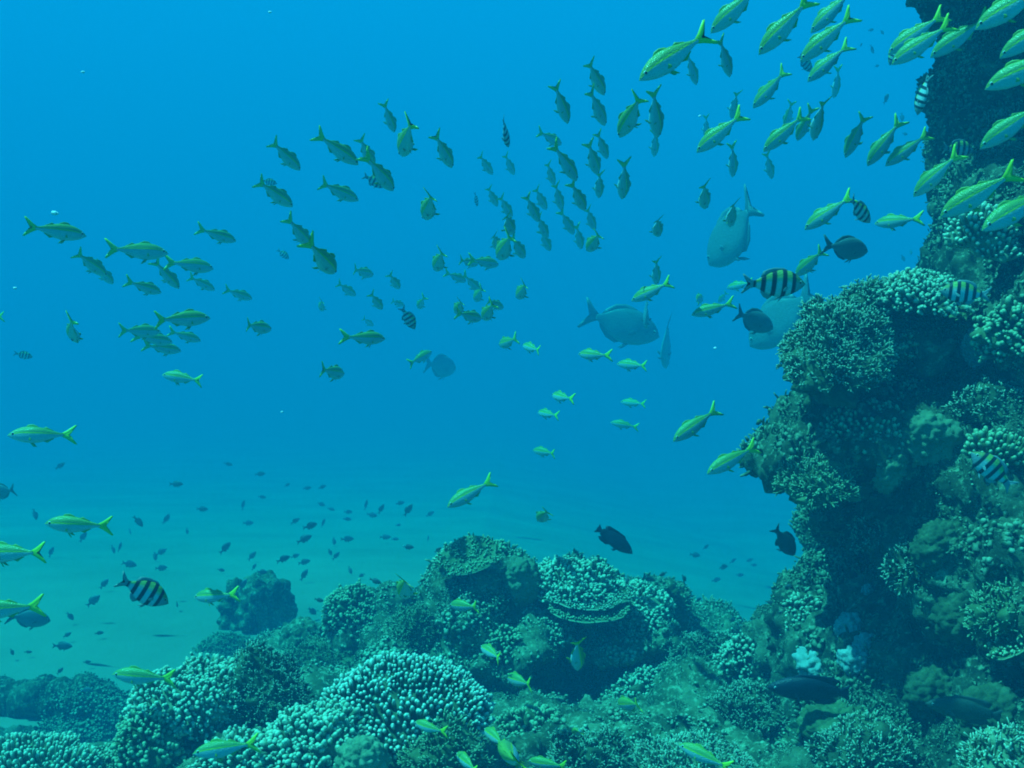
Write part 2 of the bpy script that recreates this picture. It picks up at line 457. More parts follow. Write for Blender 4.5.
def leafy_coral(name, mat, size, seed, sheets=3, open_=.8):
    """thin upright curved sheets growing out of a common foot, their rims paler"""
    rng = np.random.default_rng(seed)
    Vs, Fs, Ts, o = [], [], [], 0
    for s in range(sheets):
        nu, nv = 40, 12
        a0 = rng.uniform(0, 2 * np.pi); span = rng.uniform(2.2, 4.0); hh = size * rng.uniform(.3, .6); off = rng.normal(size=2) * size * .15
        U, W = np.meshgrid(np.linspace(0, 1, nu), np.linspace(0, 1, nv))
        U, W = U.ravel(), W.ravel()
        a = a0 + span * U
        wob = fbm(np.stack([U * 4, W, U * 0 + s], 1), 1.4, 3, seed + s)
        r = size * (.12 + open_ * .5 * W ** 1.2 * (1 + .35 * wob))
        P = np.stack([r * np.cos(a) + off[0], r * np.sin(a) + off[1], hh * (W ** .8) * (1 + .25 * wob) * np.sin(np.pi * np.clip(U, .04, .96)) ** .4], 1)
        n = np.stack([np.cos(a), np.sin(a), -.6 + 0 * a], 1); n /= np.linalg.norm(n, axis=1, keepdims=True)
        th = .006
        V = np.concatenate([P + n * th, P - n * th]); m = nu * nv
        F = []
        for i in range(nv - 1):
            for k in range(nu - 1):
                q = i * nu + k
                F += [(q, q + 1, q + nu + 1), (q, q + nu + 1, q + nu), (m + q, m + q + nu + 1, m + q + 1), (m + q, m + q + nu, m + q + nu + 1)]
        bd = [i * nu for i in range(nv)] + [(nv - 1) * nu + k for k in range(1, nu)] + [i * nu + nu - 1 for i in range(nv - 2, -1, -1)]
        for x, y in zip(bd[:-1], bd[1:]): F += [(x, y, m + y), (x, m + y, m + x)]
        Vs.append(V); Fs.append(np.array(F) + o); Ts.append(np.concatenate([W, W]) ** 6); o += 2 * m
    V = np.concatenate(Vs); V[:, 2] += .02 * size * fbm(V, 18, 2, seed)
    return mesh_np(name, V, np.concatenate(Fs), mat, attr={"tip": np.concatenate(Ts)})

CORALS = []
def coral(kind, mat, x, y, wpx, hpx, label, cat="coral", lean=.35, sink=.25, seed=None, d=None, den=1.0, group=None, dep=None, name=None, nrm=(0, -.3, 1.)):
    """a colony standing on the reef where the line of sight through x, y meets it (or d metres away, y then being its foot)"""
    seed = seed or (int(x) * 7 + int(y) * 13)
    if d is None:
        h = cast(x, y)
        if h is None: print("NO HIT", x, y, label); return None
        p, n, dist = h
    else: p, n, dist = at(x, y, d), np.array(nrm), d
    rx = wpx / 2 / FPX * dist; rz = hpx / FPX * dist; ry = dep if dep else rx * .8
    rng = np.random.default_rng(seed)
    area = 2 * math.pi * ((rx * ry + rx * rz + ry * rz) / 3)
    def cnt(sp): return int(min(3200, max(40, den * area / (sp * sp))))
    nm = name or {"finger": "finger_coral", "fine": "branching_coral", "caul": "cauliflower_coral", "table": "table_coral", "boulder": "boulder_coral", "leaf": "leafy_coral", "sponge": "sponge", "rock": "rock", "slab": "rock"}[kind]
    if kind == "finger": me = finger_coral(nm, M[mat], rx, ry, rz, cnt(.0205), .036, .0088, seed, up=.5, amp=.09, dead=.75, jit=.2)
    elif kind == "fine": me = finger_coral(nm, M[mat], rx, ry, rz, cnt(.0175), .034, .0048, seed, TWIG, up=.5, branch=2, jit=.9, amp=.4)
    elif kind == "caul": me = finger_coral(nm, M[mat], rx, ry, rz, cnt(.0195), .036, .0095, seed, BULB, up=.35, branch=1, jit=.6, amp=.35)
    elif kind == "table": me = table_coral(nm, M[mat], rx, ry, max(.015, rz * .3), cnt(.020), .018, .006, seed)
    elif kind == "boulder": me = boulder_coral(nm, M[mat], rx, ry, rz, seed)
    elif kind == "slab": me = boulder_coral(nm, M[mat], rx, ry, rz, seed, .10, 6.0)
    elif kind == "rock": me = boulder_coral(nm, M[mat], rx, ry, rz, seed, .35, 5.0)
    elif kind == "sponge": me = boulder_coral(nm, M[mat], rx, ry, rz, seed, .4, 5.0, 4)
    elif kind == "leaf": me = leafy_coral(nm, M[mat], rx * 1.3, seed, 5, 1.15)
    o = link(nm, me)
    up = Vector((0, 0, 1)).lerp(Vector(n), lean).normalized()
    q = Vector((0, 0, 1)).rotation_difference(up)
    o.rotation_mode = 'QUATERNION'; o.rotation_quaternion = q
    o.location = Vector(p) - up * (rz * sink)
    tag(o, label, cat, group)
    CORALS.append(o)
    return o

exec_corals = [
 # foreground, left to right
 ("finger", "pale", 30, 774, 140, 40, "pale densely fingered coral filling the bottom left corner", dict(d=4.5, lean=0)),
 ("caul", "pale", 195, 700, 120, 42, "large pale knobbly coral overhanging the dark hollow at lower left", dict(d=4.7, lean=0.1)),
 ("caul", "olive", 150, 745, 56, 44, "olive knobbly coral at the left foot of the large pale knobbly coral", dict(d=4.5, lean=0)),
 ("fine", "brown", 258, 690, 100, 45, "dark bushy coral between the large pale knobbly coral and the finger coral", dict(d=4.7, lean=.1)),
 ("finger", "finger", 405, 712, 178, 48, "wide dome of brown finger coral with rows of white tips", dict(d=4.3, lean=0.1, sink=.1, dep=.3)),
 ("caul", "pale", 318, 745, 110, 48, "light lobed coral just left of and below the white tipped finger coral", dict(d=4.0, lean=.1)),
 ("caul", "pale", 240, 768, 80, 40, "pale clump of lobed coral at the bottom edge behind the lowest left fish", dict(d=4.1, lean=.1)),
 ("boulder", "pale", 362, 758, 52, 30, "bright lumpy coral head at the bottom edge below the finger coral", dict(d=3.8, lean=.1)),
 ("fine", "olive", 445, 756, 80, 42, "olive bushy coral at the bottom edge directly under the finger coral dome", dict(d=3.9, lean=.1)),
 ("fine", "pale", 690, 768, 120, 34, "pale bushy mound of coral at the bottom edge right of centre", dict(d=4.2, lean=0)),
 ("fine", "brown", 590, 760, 90, 30, "brown scrubby coral at the bottom edge near the centre", dict(d=4.2, lean=0)),
 ("fine", "brown", 745, 712, 80, 24, "dark scrubby coral left of the long black fish", dict()),
 ("boulder", "olive", 838, 722, 74, 18, "smooth curved plate coral like an open shell below the long black fish", dict(sink=.1, name="plate_coral")),
 ("fine", "brown", 862, 750, 90, 24, "dark spiky coral with bright dots just under the shell shaped plate coral", dict()),
 ("fine", "pale", 1005, 768, 84, 36, "pale bushy coral in the bottom right corner", dict(d=3.1, lean=0)),
 ("caul", "brown", 650, 690, 60, 16, "low brown coral patch to the right of the dark cave mouth", dict()),
 ("caul", "olive", 530, 726, 60, 12, "low olive coral patch below the dark cave mouth", dict()),
 # the mound
 ("caul", "olive", 356, 615, 62, 32, "round olive coral head at the left end of the reef mound", dict(lean=0)),
 ("table", "olive", 466, 556, 62, 14, "tilted plate coral with pale ragged rim on the peak of the mound", dict(d=6.1, lean=1, nrm=(-.25, -.5, 1))),
 ("boulder", "smooth", 520, 575, 40, 26, "smooth round boulder coral on the mound top beside the tilted plate coral", dict(lean=0)),
 ("caul", "olive", 497, 560, 40, 18, "small bushy coral between the tilted plate coral and the smooth boulder coral", dict(lean=0)),
 ("caul", "pale", 571, 584, 78, 28, "domed pale coral crowning the stack of plates under the dark fish", dict(d=6.2, lean=0)),
 ("table", "brown", 590, 595, 88, 16, "upper flat plate coral below the domed pale coral on the mound", dict(d=6.1, lean=0)),
 ("table", "olive", 588, 609, 80, 16, "lower flat plate coral in the stack on the mound", dict(d=6.0, lean=0)),
 ("caul", "pale", 628, 607, 86, 24, "wide knobbly coral right of the stacked plates on the mound", dict(lean=.05)),
 ("boulder", "brown", 672, 610, 30, 34, "dark rounded coral at the right shoulder of the mound", dict(lean=0)),
 ("caul", "brown", 552, 636, 40, 10, "small coral tuft hanging at the upper lip of the dark cave", dict(d=6.1, lean=0)),
 ("caul", "olive", 612, 637, 70, 14, "olive coral ledge above the right half of the dark cave", dict(d=6.2, lean=0)),
 ("fine", "olive", 420, 632, 60, 34, "olive bushy coral on the front of the mound under the hanging yellow fish", dict()),
 ("caul", "olive", 505, 645, 40, 18, "coral knob at the left lip of the dark cave", dict()),
 ("fine", "brown", 700, 656, 70, 26, "dim bushy coral in the saddle right of the mound", dict(lean=0)),
 ("caul", "brown", 742, 658, 46, 22, "faded round coral at the far end of the saddle near the wall", dict(lean=0)),
 ("fine", "olive", 330, 660, 80, 26, "dull bushy coral in the gap left of the mound", dict()),
 # the wall
 ("fine", "brown", 832, 352, 104, 66, "large bushy coral with bright tips jutting left from the wall", dict(d=4.25, lean=0, dep=.25)),
 ("caul", "brown", 922, 296, 96, 22, "broad low dome of fine coral on top of the wall's upper ledge", dict(d=4.4, lean=0, dep=.26)),
 ("fine", "brown", 868, 306, 70, 26, "dark fine-branched coral under the left edge of the broad low coral dome", dict(d=4.4, lean=0)),
 ("finger", "pale", 985, 232, 66, 30, "white-tipped finger coral high on the wall by the top fish", dict(d=4.35, lean=.3)),
 ("finger", "pale", 1000, 252, 40, 12, "small white-tipped finger coral just below the larger one", dict(d=4.3)),
 ("caul", "olive", 885, 345, 56, 24, "small light coral clump in the recess behind the jutting bushy coral", dict(d=4.45)),
 ("boulder", "brown", 845, 388, 74, 26, "dark rounded coral under the jutting bushy coral", dict(d=4.5, lean=0)),
 ("finger", "olive", 868, 432, 84, 34, "finger coral with fine bright dots on the middle ledge of the wall", dict(d=4.25, lean=.6)),
 ("fine", "olive", 812, 476, 66, 32, "bushy coral at the leftmost tip of the middle ledge", dict(d=4.25, lean=0, dep=.2)),
 ("caul", "olive", 905, 388, 50, 22, "knobbly coral above the middle ledge at the edge of the dark recess", dict()),
 ("boulder", "smooth", 925, 436, 74, 34, "big smooth coral boulder at the middle of the wall", dict(lean=.7)),
 ("fine", "brown", 985, 405, 52, 22, "lumpy brown coral right of the big smooth boulder on the wall", dict()),
 ("finger", "olive", 1000, 452, 62, 18, "small finger coral table right behind the striped fish on the wall", dict()),
 ("caul", "olive", 1008, 335, 54, 34, "lumpy coral at the right edge level with the jutting bushy coral", dict()),
 ("boulder", "sponge", 975, 345, 26, 26, "pale smooth sponge lump beside the lumpy coral near the right edge", dict(cat="sponge", name="sponge")),
 ("sponge", "leaf", 962, 318, 22, 14, "small curled coral lobe under the dim striped fish on the wall", dict(name="lobe_coral")),
 ("sponge", "smooth", 893, 470, 26, 26, "round knob of coral at the right lip of the big dark recess", dict(name="knob_coral")),
 ("fine", "brown", 870, 535, 34, 18, "tuft of coral jutting into the big dark recess", dict()),
 ("boulder", "brown", 940, 540, 60, 22, "brown lumpy coral on the wall right of the big dark recess", dict()),
 ("fine", "brown", 915, 565, 50, 24, "scrubby coral low on the wall above the pale patches", dict()),
 ("rock", "brown", 962, 610, 60, 26, "dark lumpy coral low on the wall near the right edge", dict()),
 ("fine", "olive", 1000, 612, 56, 24, "finger coral with bright dots at the right edge low down", dict()),
 ("table", "olive", 1014, 640, 56, 20, "ribbed plate coral at the right edge below the dotted finger coral", dict(lean=.5)),
 ("caul", "brown", 803, 618, 34, 26, "dark round coral knob sticking out left from the foot of the wall", dict(d=5.0, lean=0)),
 ("sponge", "sponge", 814, 668, 40, 26, "large white patch of sponge on the lower left of the wall", dict(cat="sponge", lean=1, sink=.5)),
 ("sponge", "sponge", 842, 628, 34, 12, "thin white sponge patch above the other white patches", dict(cat="sponge", lean=1, sink=.5)),
 ("sponge", "sponge", 865, 640, 24, 16, "small white sponge patch right of the thin one", dict(cat="sponge", lean=1, sink=.5)),
 ("sponge", "sponge", 862, 664, 42, 20, "white sponge patch furthest right among the white patches", dict(cat="sponge", lean=1, sink=.5)),
 ("sponge", "sponge", 868, 590, 16, 12, "tiny white sponge spot highest above the white patches", dict(cat="sponge", lean=1, sink=.5)),
 ("boulder", "brown", 935, 690, 60, 30, "dark boulder coral behind the dull fish at lower right", dict()),
 ("boulder", "brown", 990, 715, 70, 40, "shaded boulder coral at the right edge above the corner coral", dict()),
 # far left
 ("rock", "rock", 265, 626, 62, 52, "tall dim rock standing on sand behind the bushy corals", dict(lean=0, sink=-.1, cat="rock")),
 ("rock", "rock", 236, 625, 34, 42, "narrow dim rock leaning on the left side of the tall rock", dict(lean=0, sink=-.1, cat="rock")),
 ("fine", "olive", 228, 650, 60, 20, "low pale bushy coral on sand before the tall dim rock", dict(lean=0)),
 ("rock", "rock", 300, 640, 60, 26, "low rubble rock right of the tall dim rock", dict(lean=0, cat="rock")),
 ("slab", "rock", 105, 765, 110, 16, "low coral crusted rock behind the bottom left coral", dict(d=5.6, lean=0, cat="rock")),
]
for k, mt, x, y, wp, hp, lb, kw in exec_corals: coral(k, mt, x, y, wp, hp, lb, **kw)

ridge = [(cast(x, y)[0] + np.array([0, 0, h]), (rx, ry, rz)) for x, y, h, rx, ry, rz in
         [(-8, 698, .07, .22, .13, .13), (18, 703, .07, .20, .12, .12), (44, 711, .07, .20, .12, .13), (70, 718, .07, .20, .12, .13), (96, 722, .10, .20, .13, .15), (122, 728, .06, .18, .12, .13),
          (30, 735, .0, .45, .10, .06), (90, 742, .0, .35, .10, .07)]]
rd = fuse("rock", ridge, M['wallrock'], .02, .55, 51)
tag(rd, "low dark ridge of dead reef sloping down across the sand at lower left", "rock")

# ------------------------------------------------------------------ crusting growth over the reef rock: nobody could count it
def growth(name, ob, n, mat, seed, size):
    rng = np.random.default_rng(seed)
    me = ob.data; npoly = len(me.polygons)
    C = np.empty(npoly * 3, np.float32); me.polygons.foreach_get("center", C); C = C.reshape(-1, 3).astype(float)
    Nn = np.empty(npoly * 3, np.float32); me.polygons.foreach_get("normal", Nn); Nn = Nn.reshape(-1, 3).astype(float)
    vis = (Nn * -C).sum(1) > -.35 * np.linalg.norm(C, axis=1)
    K = w2cam(C); px = K[:, 0] / K[:, 1] * FPX + 512; py = 384 - K[:, 2] / K[:, 1] * FPX
    ok = vis & (Nn[:, 2] > -.35) & (px > -60) & (px < 1090) & (py > -40) & (py < 840) & (K[:, 1] > 1)
    den = np.clip(.5 + 1.6 * fbm(C, 2.2, 3, seed), .05, 1) * np.clip(.5 + .8 * Nn[:, 2], .1, 1.2)
    idx = np.where(ok)[0]; pr = den[idx]; pr = pr / pr.sum()
    pick = rng.choice(idx, size=n, p=pr)
    P = C[pick] + rng.normal(size=(n, 3)) * .009; nn = Nn[pick] * .6 + np.array([0, 0, .45]) + rng.normal(size=(n, 3)) * .35
    big = np.clip(1 + 1.6 * fbm(P, 3.1, 2, seed + 4), .4, 1.7) * size
    X, Y, Z = frames(nn, rng)
    out, fo, to, o = [], [], [], 0
    grp = (fbm(P, 1.8, 2, seed + 9) > 0)
    V0, F0 = ico(1)
    CH = (V0 * (1 + .5 * fbm(V0, 1.9, 2, 77))[:, None] * np.array([1, .75, .6]), F0, np.clip(V0[:, 2] * .5 + .35, 0, 1))
    third = rng.uniform(size=n) < .45
    for sel, T, a, b in ((grp & ~third, BULB, .38, .8), (~grp & ~third, TWIG, .30, 1.5), (third, CH, .75, .75)):
        m = sel.sum(); s = big[sel] * rng.uniform(.5, 1.3, m)
        v, f = instance(T[0], T[1], P[sel], X[sel], Y[sel], Z[sel], np.stack([s * a, s * a, s * b], 1))
        v = v + np.stack([fbm(v, 60, 1, seed + q) for q in range(3)], 1) * size * .25
        out.append(v); fo.append(f + o); to.append(np.tile(T[2], m)); o += len(v)
    g = link(name, mesh_np(name, np.concatenate(out), np.concatenate(fo), M[mat], attr={"tip": np.concatenate(to)}))
    tag(g, kind="stuff"); return g
growth("coral_growth", rd, 2500, 'wallgrowth', 8, .015)
growth("coral_growth", bed, 42000, 'growth', 5, .014)
growth("coral_growth", mound, 26000, 'growth', 6, .018)
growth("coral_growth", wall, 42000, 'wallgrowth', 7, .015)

# ------------------------------------------------------------------ fish
def fish_mat(name, stops, rough=.35, spec=.5, xband=None, zscale=.13):
    """colour runs up the flank (object Z over the half height); xband: dark bars along the body"""
    m, t, b = newmat(name)
    tc = N(t, "ShaderNodeTexCoord"); sp = N(t, "ShaderNodeSeparateXYZ"); t.links.new(tc.outputs["Object"], sp.inputs[0])
    a = N(t, "ShaderNodeAttribute", attribute_name="rel")
    r = ramp(t, a.outputs["Fac"], stops); col = r.outputs[0]
    if xband:
        bnd = ramp(t, N2(t, sp.outputs[0]), xband); bnd.color_ramp.interpolation = 'LINEAR'
        col = mixc(t, bnd.outputs[0], (.012, .014, .03), col)
    n = N(t, "ShaderNodeTexNoise"); n.inputs["Scale"].default_value = 45; n.inputs["Detail"].default_value = 3
    t.links.new(tc.outputs["Object"], n.inputs["Vector"])
    rr = ramp(t, n.outputs["Fac"], [(.3, (.82, .82, .82)), (.7, (1, 1, 1))])
    mm = N(t, "ShaderNodeMix", data_type='RGBA', blend_type='MULTIPLY'); mm.inputs[0].default_value = 1
    t.links.new(col, mm.inputs[6]); t.links.new(rr.outputs[0], mm.inputs[7])
    t.links.new(mm.outputs[2], b.inputs["Base Color"])
    b.inputs["Roughness"].default_value = rough; b.inputs["Specular IOR Level"].default_value = spec
    v = N(t, "ShaderNodeTexVoronoi"); v.inputs["Scale"].default_value = 60
    t.links.new(tc.outputs["Object"], v.inputs["Vector"])
    bp = N(t, "ShaderNodeBump"); bp.inputs["Strength"].default_value = .25; bp.inputs["Distance"].default_value = .01
    t.links.new(v.outputs["Distance"], bp.inputs["Height"]); t.links.new(bp.outputs[0], b.inputs["Normal"])
    return m
def N2(t, src):
    a = N(t, "ShaderNodeMath", operation='ADD'); t.links.new(src, a.inputs[0]); a.inputs[1].default_value = .5
    return a.outputs[0]
def plain(name, c, rough=.5):
    m, t, b = newmat(name); b.inputs["Base Color"].default_value = (*c, 1); b.inputs["Roughness"].default_value = rough
    return m

YT = [(0, (.60, .67, .68)), (.50, (.46, .55, .52)), (.585, (.40, .50, .34)), (.60, (.60, .64, .03)), (.66, (.60, .64, .03)), (.69, (.22, .35, .10)), (1, (.22, .34, .05))]
M['yt'] = fish_mat("yellowtail_skin", YT)
M['ytfin'] = plain("yellow_fin", (.55, .66, .02))
M['ytdull'] = plain("yellow_green_fin", (.30, .40, .04))
M['eye'] = plain("fish_eye", (.008, .008, .01), .1)
M['iris'] = plain("fish_iris", (.55, .58, .5), .3)
M['sgt'] = fish_mat("striped_skin", [(0, (.55, .60, .62)), (.55, (.58, .64, .60)), (.8, (.55, .60, .12)), (1, (.30, .36, .08))], .5,
                    xband=[(.22, (0, 0, 0)), (.25, (1, 1, 1)), (.30, (1, 1, 1)), (.315, (0, 0, 0)), (.37, (0, 0, 0)), (.385, (1, 1, 1)), (.455, (1, 1, 1)), (.47, (0, 0, 0)), (.525, (0, 0, 0)), (.54, (1, 1, 1)),
                           (.61, (1, 1, 1)), (.625, (0, 0, 0)), (.68, (0, 0, 0)), (.695, (1, 1, 1)), (.76, (1, 1, 1)), (.775, (0, 0, 0)), (.82, (0, 0, 0)), (.84, (.55, .55, .55)), (1, (.4, .4, .4))])
M['sgtfin'] = plain("dark_fin", (.22, .27, .27))
M['grey'] = fish_mat("silver_grey_skin", [(0, (.32, .37, .37)), (.5, (.24, .29, .29)), (1, (.14, .18, .18))], .4)
M['greydk'] = fish_mat("slate_skin", [(0, (.22, .27, .28)), (1, (.15, .20, .20))], .5)
M['black'] = fish_mat("black_skin", [(0, (.012, .014, .03)), (1, (.010, .012, .025))], .5)
M['brownfish'] = fish_mat("brown_skin", [(0, (.07, .09, .06)), (1, (.04, .055, .04))], .5)
M['damsel'] = fish_mat("small_dark_skin", [(0, (.19, .24, .25)), (1, (.13, .17, .18))], .5)
M['whitetail'] = plain("white_tail", (.8, .8, .8))
for k in ('black', 'brownfish', 'damsel', 'grey', 'greydk', 'sgt'): pass
for k, src in (('black', (.010, .012, .025)), ('brownfish', (.05, .06, .05)), ('grey', (.17, .21, .21)), ('greydk', (.08, .11, .11)), ('damsel', (.12, .16, .17))):
    M[k + 'fin'] = plain(k + "_fin", src)

def interp(x, pts):
    return np.interp(x, [p[0] for p in pts], [p[1] for p in pts])

def sm(x, pts):
    """smooth profile through points"""
    xs = np.linspace(pts[0][0], pts[-1][0], 80); ys = interp(xs, pts)
    for _ in range(3): ys[1:-1] = (ys[:-2] + 2 * ys[1:-1] + ys[2:]) / 4
    return np.interp(x, xs, ys)

# profiles along the body from nose (s=0) to the tail root (s=1): top, bottom, half width, in lengths
SP = {
 'yt': dict(top=[(0, .0), (.04, .036), (.12, .08), (.25, .122), (.42, .138), (.6, .118), (.8, .07), (.93, .034), (1, .028)],
            bot=[(0, -.012), (.04, -.034), (.12, -.068), (.25, -.105), (.45, -.130), (.62, -.108), (.8, -.06), (.93, -.028), (1, -.024)],
            wid=[(0, .008), (.05, .032), (.15, .062), (.3, .082), (.45, .082), (.65, .058), (.85, .025), (1, .011)], nose=.5, root=-.30, fork=1.0, eye=(.11, .26, .026)),
 'sgt': dict(top=[(0, .01), (.05, .06), (.15, .13), (.3, .20), (.5, .225), (.7, .185), (.85, .11), (.95, .06), (1, .055)],
             bot=[(0, -.01), (.05, -.05), (.15, -.11), (.3, -.175), (.5, -.20), (.7, -.165), (.85, -.10), (.95, -.055), (1, -.05)],
             wid=[(0, .01), (.06, .04), (.2, .075), (.4, .085), (.65, .055), (.85, .025), (1, .012)], nose=.5, root=-.30, fork=.8, eye=(.12, .3, .027)),
 'grey': dict(top=[(0, .0), (.04, .06), (.12, .125), (.25, .185), (.42, .22), (.6, .21), (.76, .155), (.88, .08), (1, .03)],
              bot=[(0, -.02), (.04, -.06), (.12, -.12), (.25, -.175), (.42, -.21), (.6, -.205), (.76, -.15), (.88, -.075), (1, -.03)],
              wid=[(0, .01), (.06, .035), (.2, .06), (.4, .07), (.65, .05), (.85, .022), (1, .010)], nose=.5, root=-.30, fork=1.1, eye=(.1, .25, .024)),
 'black': dict(top=[(0, .0), (.04, .04), (.15, .10), (.3, .15), (.5, .17), (.7, .15), (.88, .10), (1, .075)],
               bot=[(0, -.02), (.04, -.045), (.15, -.09), (.3, -.13), (.5, -.15), (.7, -.13), (.88, -.09), (1, -.07)],
               wid=[(0, .01), (.06, .04), (.2, .07), (.4, .08), (.65, .06), (.85, .03), (1, .015)], nose=.5, root=-.33, fork=.25, eye=(.1, .3, .018)),
}

def bendf(x, k):
    t = np.clip((.15 - np.asarray(x, float)) / .65, 0, 1.3)
    return k * t * t

def body_mesh(sp, mat, bend, ns=26, seg=16):
    S = SP[sp]; s = (1 - np.cos(np.linspace(0, np.pi, ns) * .93)) / (1 - math.cos(math.pi * .93))
    V, Rl = [], []
    for q in s:
        x = S['nose'] + (S['root'] - S['nose']) * q
        tp, bt, wd = sm(q, S['top']), sm(q, S['bot']), sm(q, S['wid'])
        c, h = (tp + bt) / 2, (tp - bt) / 2
        for k in range(seg):
            a = 2 * math.pi * k / seg
            zz = math.sin(a); yy = math.copysign(abs(math.cos(a)) ** .9, math.cos(a))
            V.append((x, wd * yy + bendf(x, bend), c + h * zz)); Rl.append(.5 + .5 * zz)
    F = []
    for i in range(ns - 1):
        for k in range(seg):
            a, b = i * seg + k, i * seg + (k + 1) % seg
            F += [(a, a + seg, b + seg), (a, b + seg, b)]
    V.append((S['nose'] + .012, 0, V[0][2] * 0 + (sm(0, S['top']) + sm(0, S['bot'])) / 2)); Rl.append(.5)
    V.append((S['root'] - .005, float(bendf(S['root'], bend)), 0)); Rl.append(.5)
    for k in range(seg):
        F.append((k, (k + 1) % seg, len(V) - 2)); o = (ns - 1) * seg
        F.append((o + (k + 1) % seg, o + k, len(V) - 1))
    return mesh_np("body", np.array(V), np.array(F), mat, attr={"rel": Rl})

def fin_mesh(name, outline, mat, bend, th=.006, axis='y', twist=None, extra=None):
    """a thin fin: an outline in the x, z plane, thick at the middle, curved with the body"""
    P = np.array(outline, float); n = len(P)
    c = P.mean(0)
    rings = [P, c + (P - c) * .6]
    V = []
    for sgn in (1, -1):
        for j, Q in enumerate(rings):
            t = (.0012 if j == 0 else th / 2) * sgn
            for p in Q: V.append((p[0], t, p[1]))
        V.append((c[0], th / 2 * sgn, c[1]))
    V = np.array(V); h = 2 * n + 1; F = []
    for sgn in (0, 1):
        o = sgn * h
        for k in range(n):
            a, b = o + k, o + (k + 1) % n
            for f in ((a, b, b + n), (a, b + n, a + n), (a + n, b + n, o + 2 * n)): F.append(f if sgn else f[::-1])
    for k in range(n):
        a, b = k, (k + 1) % n
        F += [(a, b, h + b), (a, h + b, h + a)]
    if twist: V = np.array([twist(v) for v in V])
    V[:, 1] += bendf(V[:, 0], bend)
    if extra: V[:, 1] += np.array([extra(v) for v in V])
    return mesh_np(name, V, np.array(F), mat, attr={"rel": np.full(len(V), .6)})

def tail_outline(S, span, length, fork, tall=.028):
    r = S['root'] + .03; e = r - length
    return [(r, tall), (r - length * .35, span * .42), (e + .01, span), (e - .02 * fork, span * .98), (e + length * .30 * fork, span * .45), (r - length * (1 - .62 * fork) if fork > .5 else e - .0, 0),
            (e + length * .30 * fork, -span * .45), (e - .02 * fork, -span * .98), (e + .01, -span), (r - length * .35, -span * .42), (r, -tall)]

def side_fin(sgn, x, z, ln, wd, drop, out):
    def tw(v):
        u, t, q = v   # u along the fin, q across it
        return (x - u * .85, sgn * (out + u * .45 + t), z + q - u * drop)
    return tw

def eye_meshes(S, bend, mat=True):
    res = []
    V0, F0 = ico(2)
    s_, hgt, r = S['eye']
    x = S['nose'] + (S['root'] - S['nose']) * s_
    tp, bt, wd = sm(s_, S['top']), sm(s_, S['bot']), sm(s_, S['wid'])
    c, h = (tp + bt) / 2, (tp - bt) / 2
    z = c + h * hgt
    y = wd * math.sqrt(max(0, 1 - hgt * hgt)) - r * .25
    for sg in (1, -1):
        V = V0 * np.array([r, r * .55, r]) + np.array([x, sg * y, z])
        rad = np.hypot(V0[:, 0], V0[:, 2]); out = V0[:, 1] * sg > 0
        mi = [0 if (rad[f].mean() < .62 and out[f].all()) else 1 for f in F0]
        res.append(mesh_np("eye", V, F0, [M['eye'], M['iris']], midx=mi))
    return res

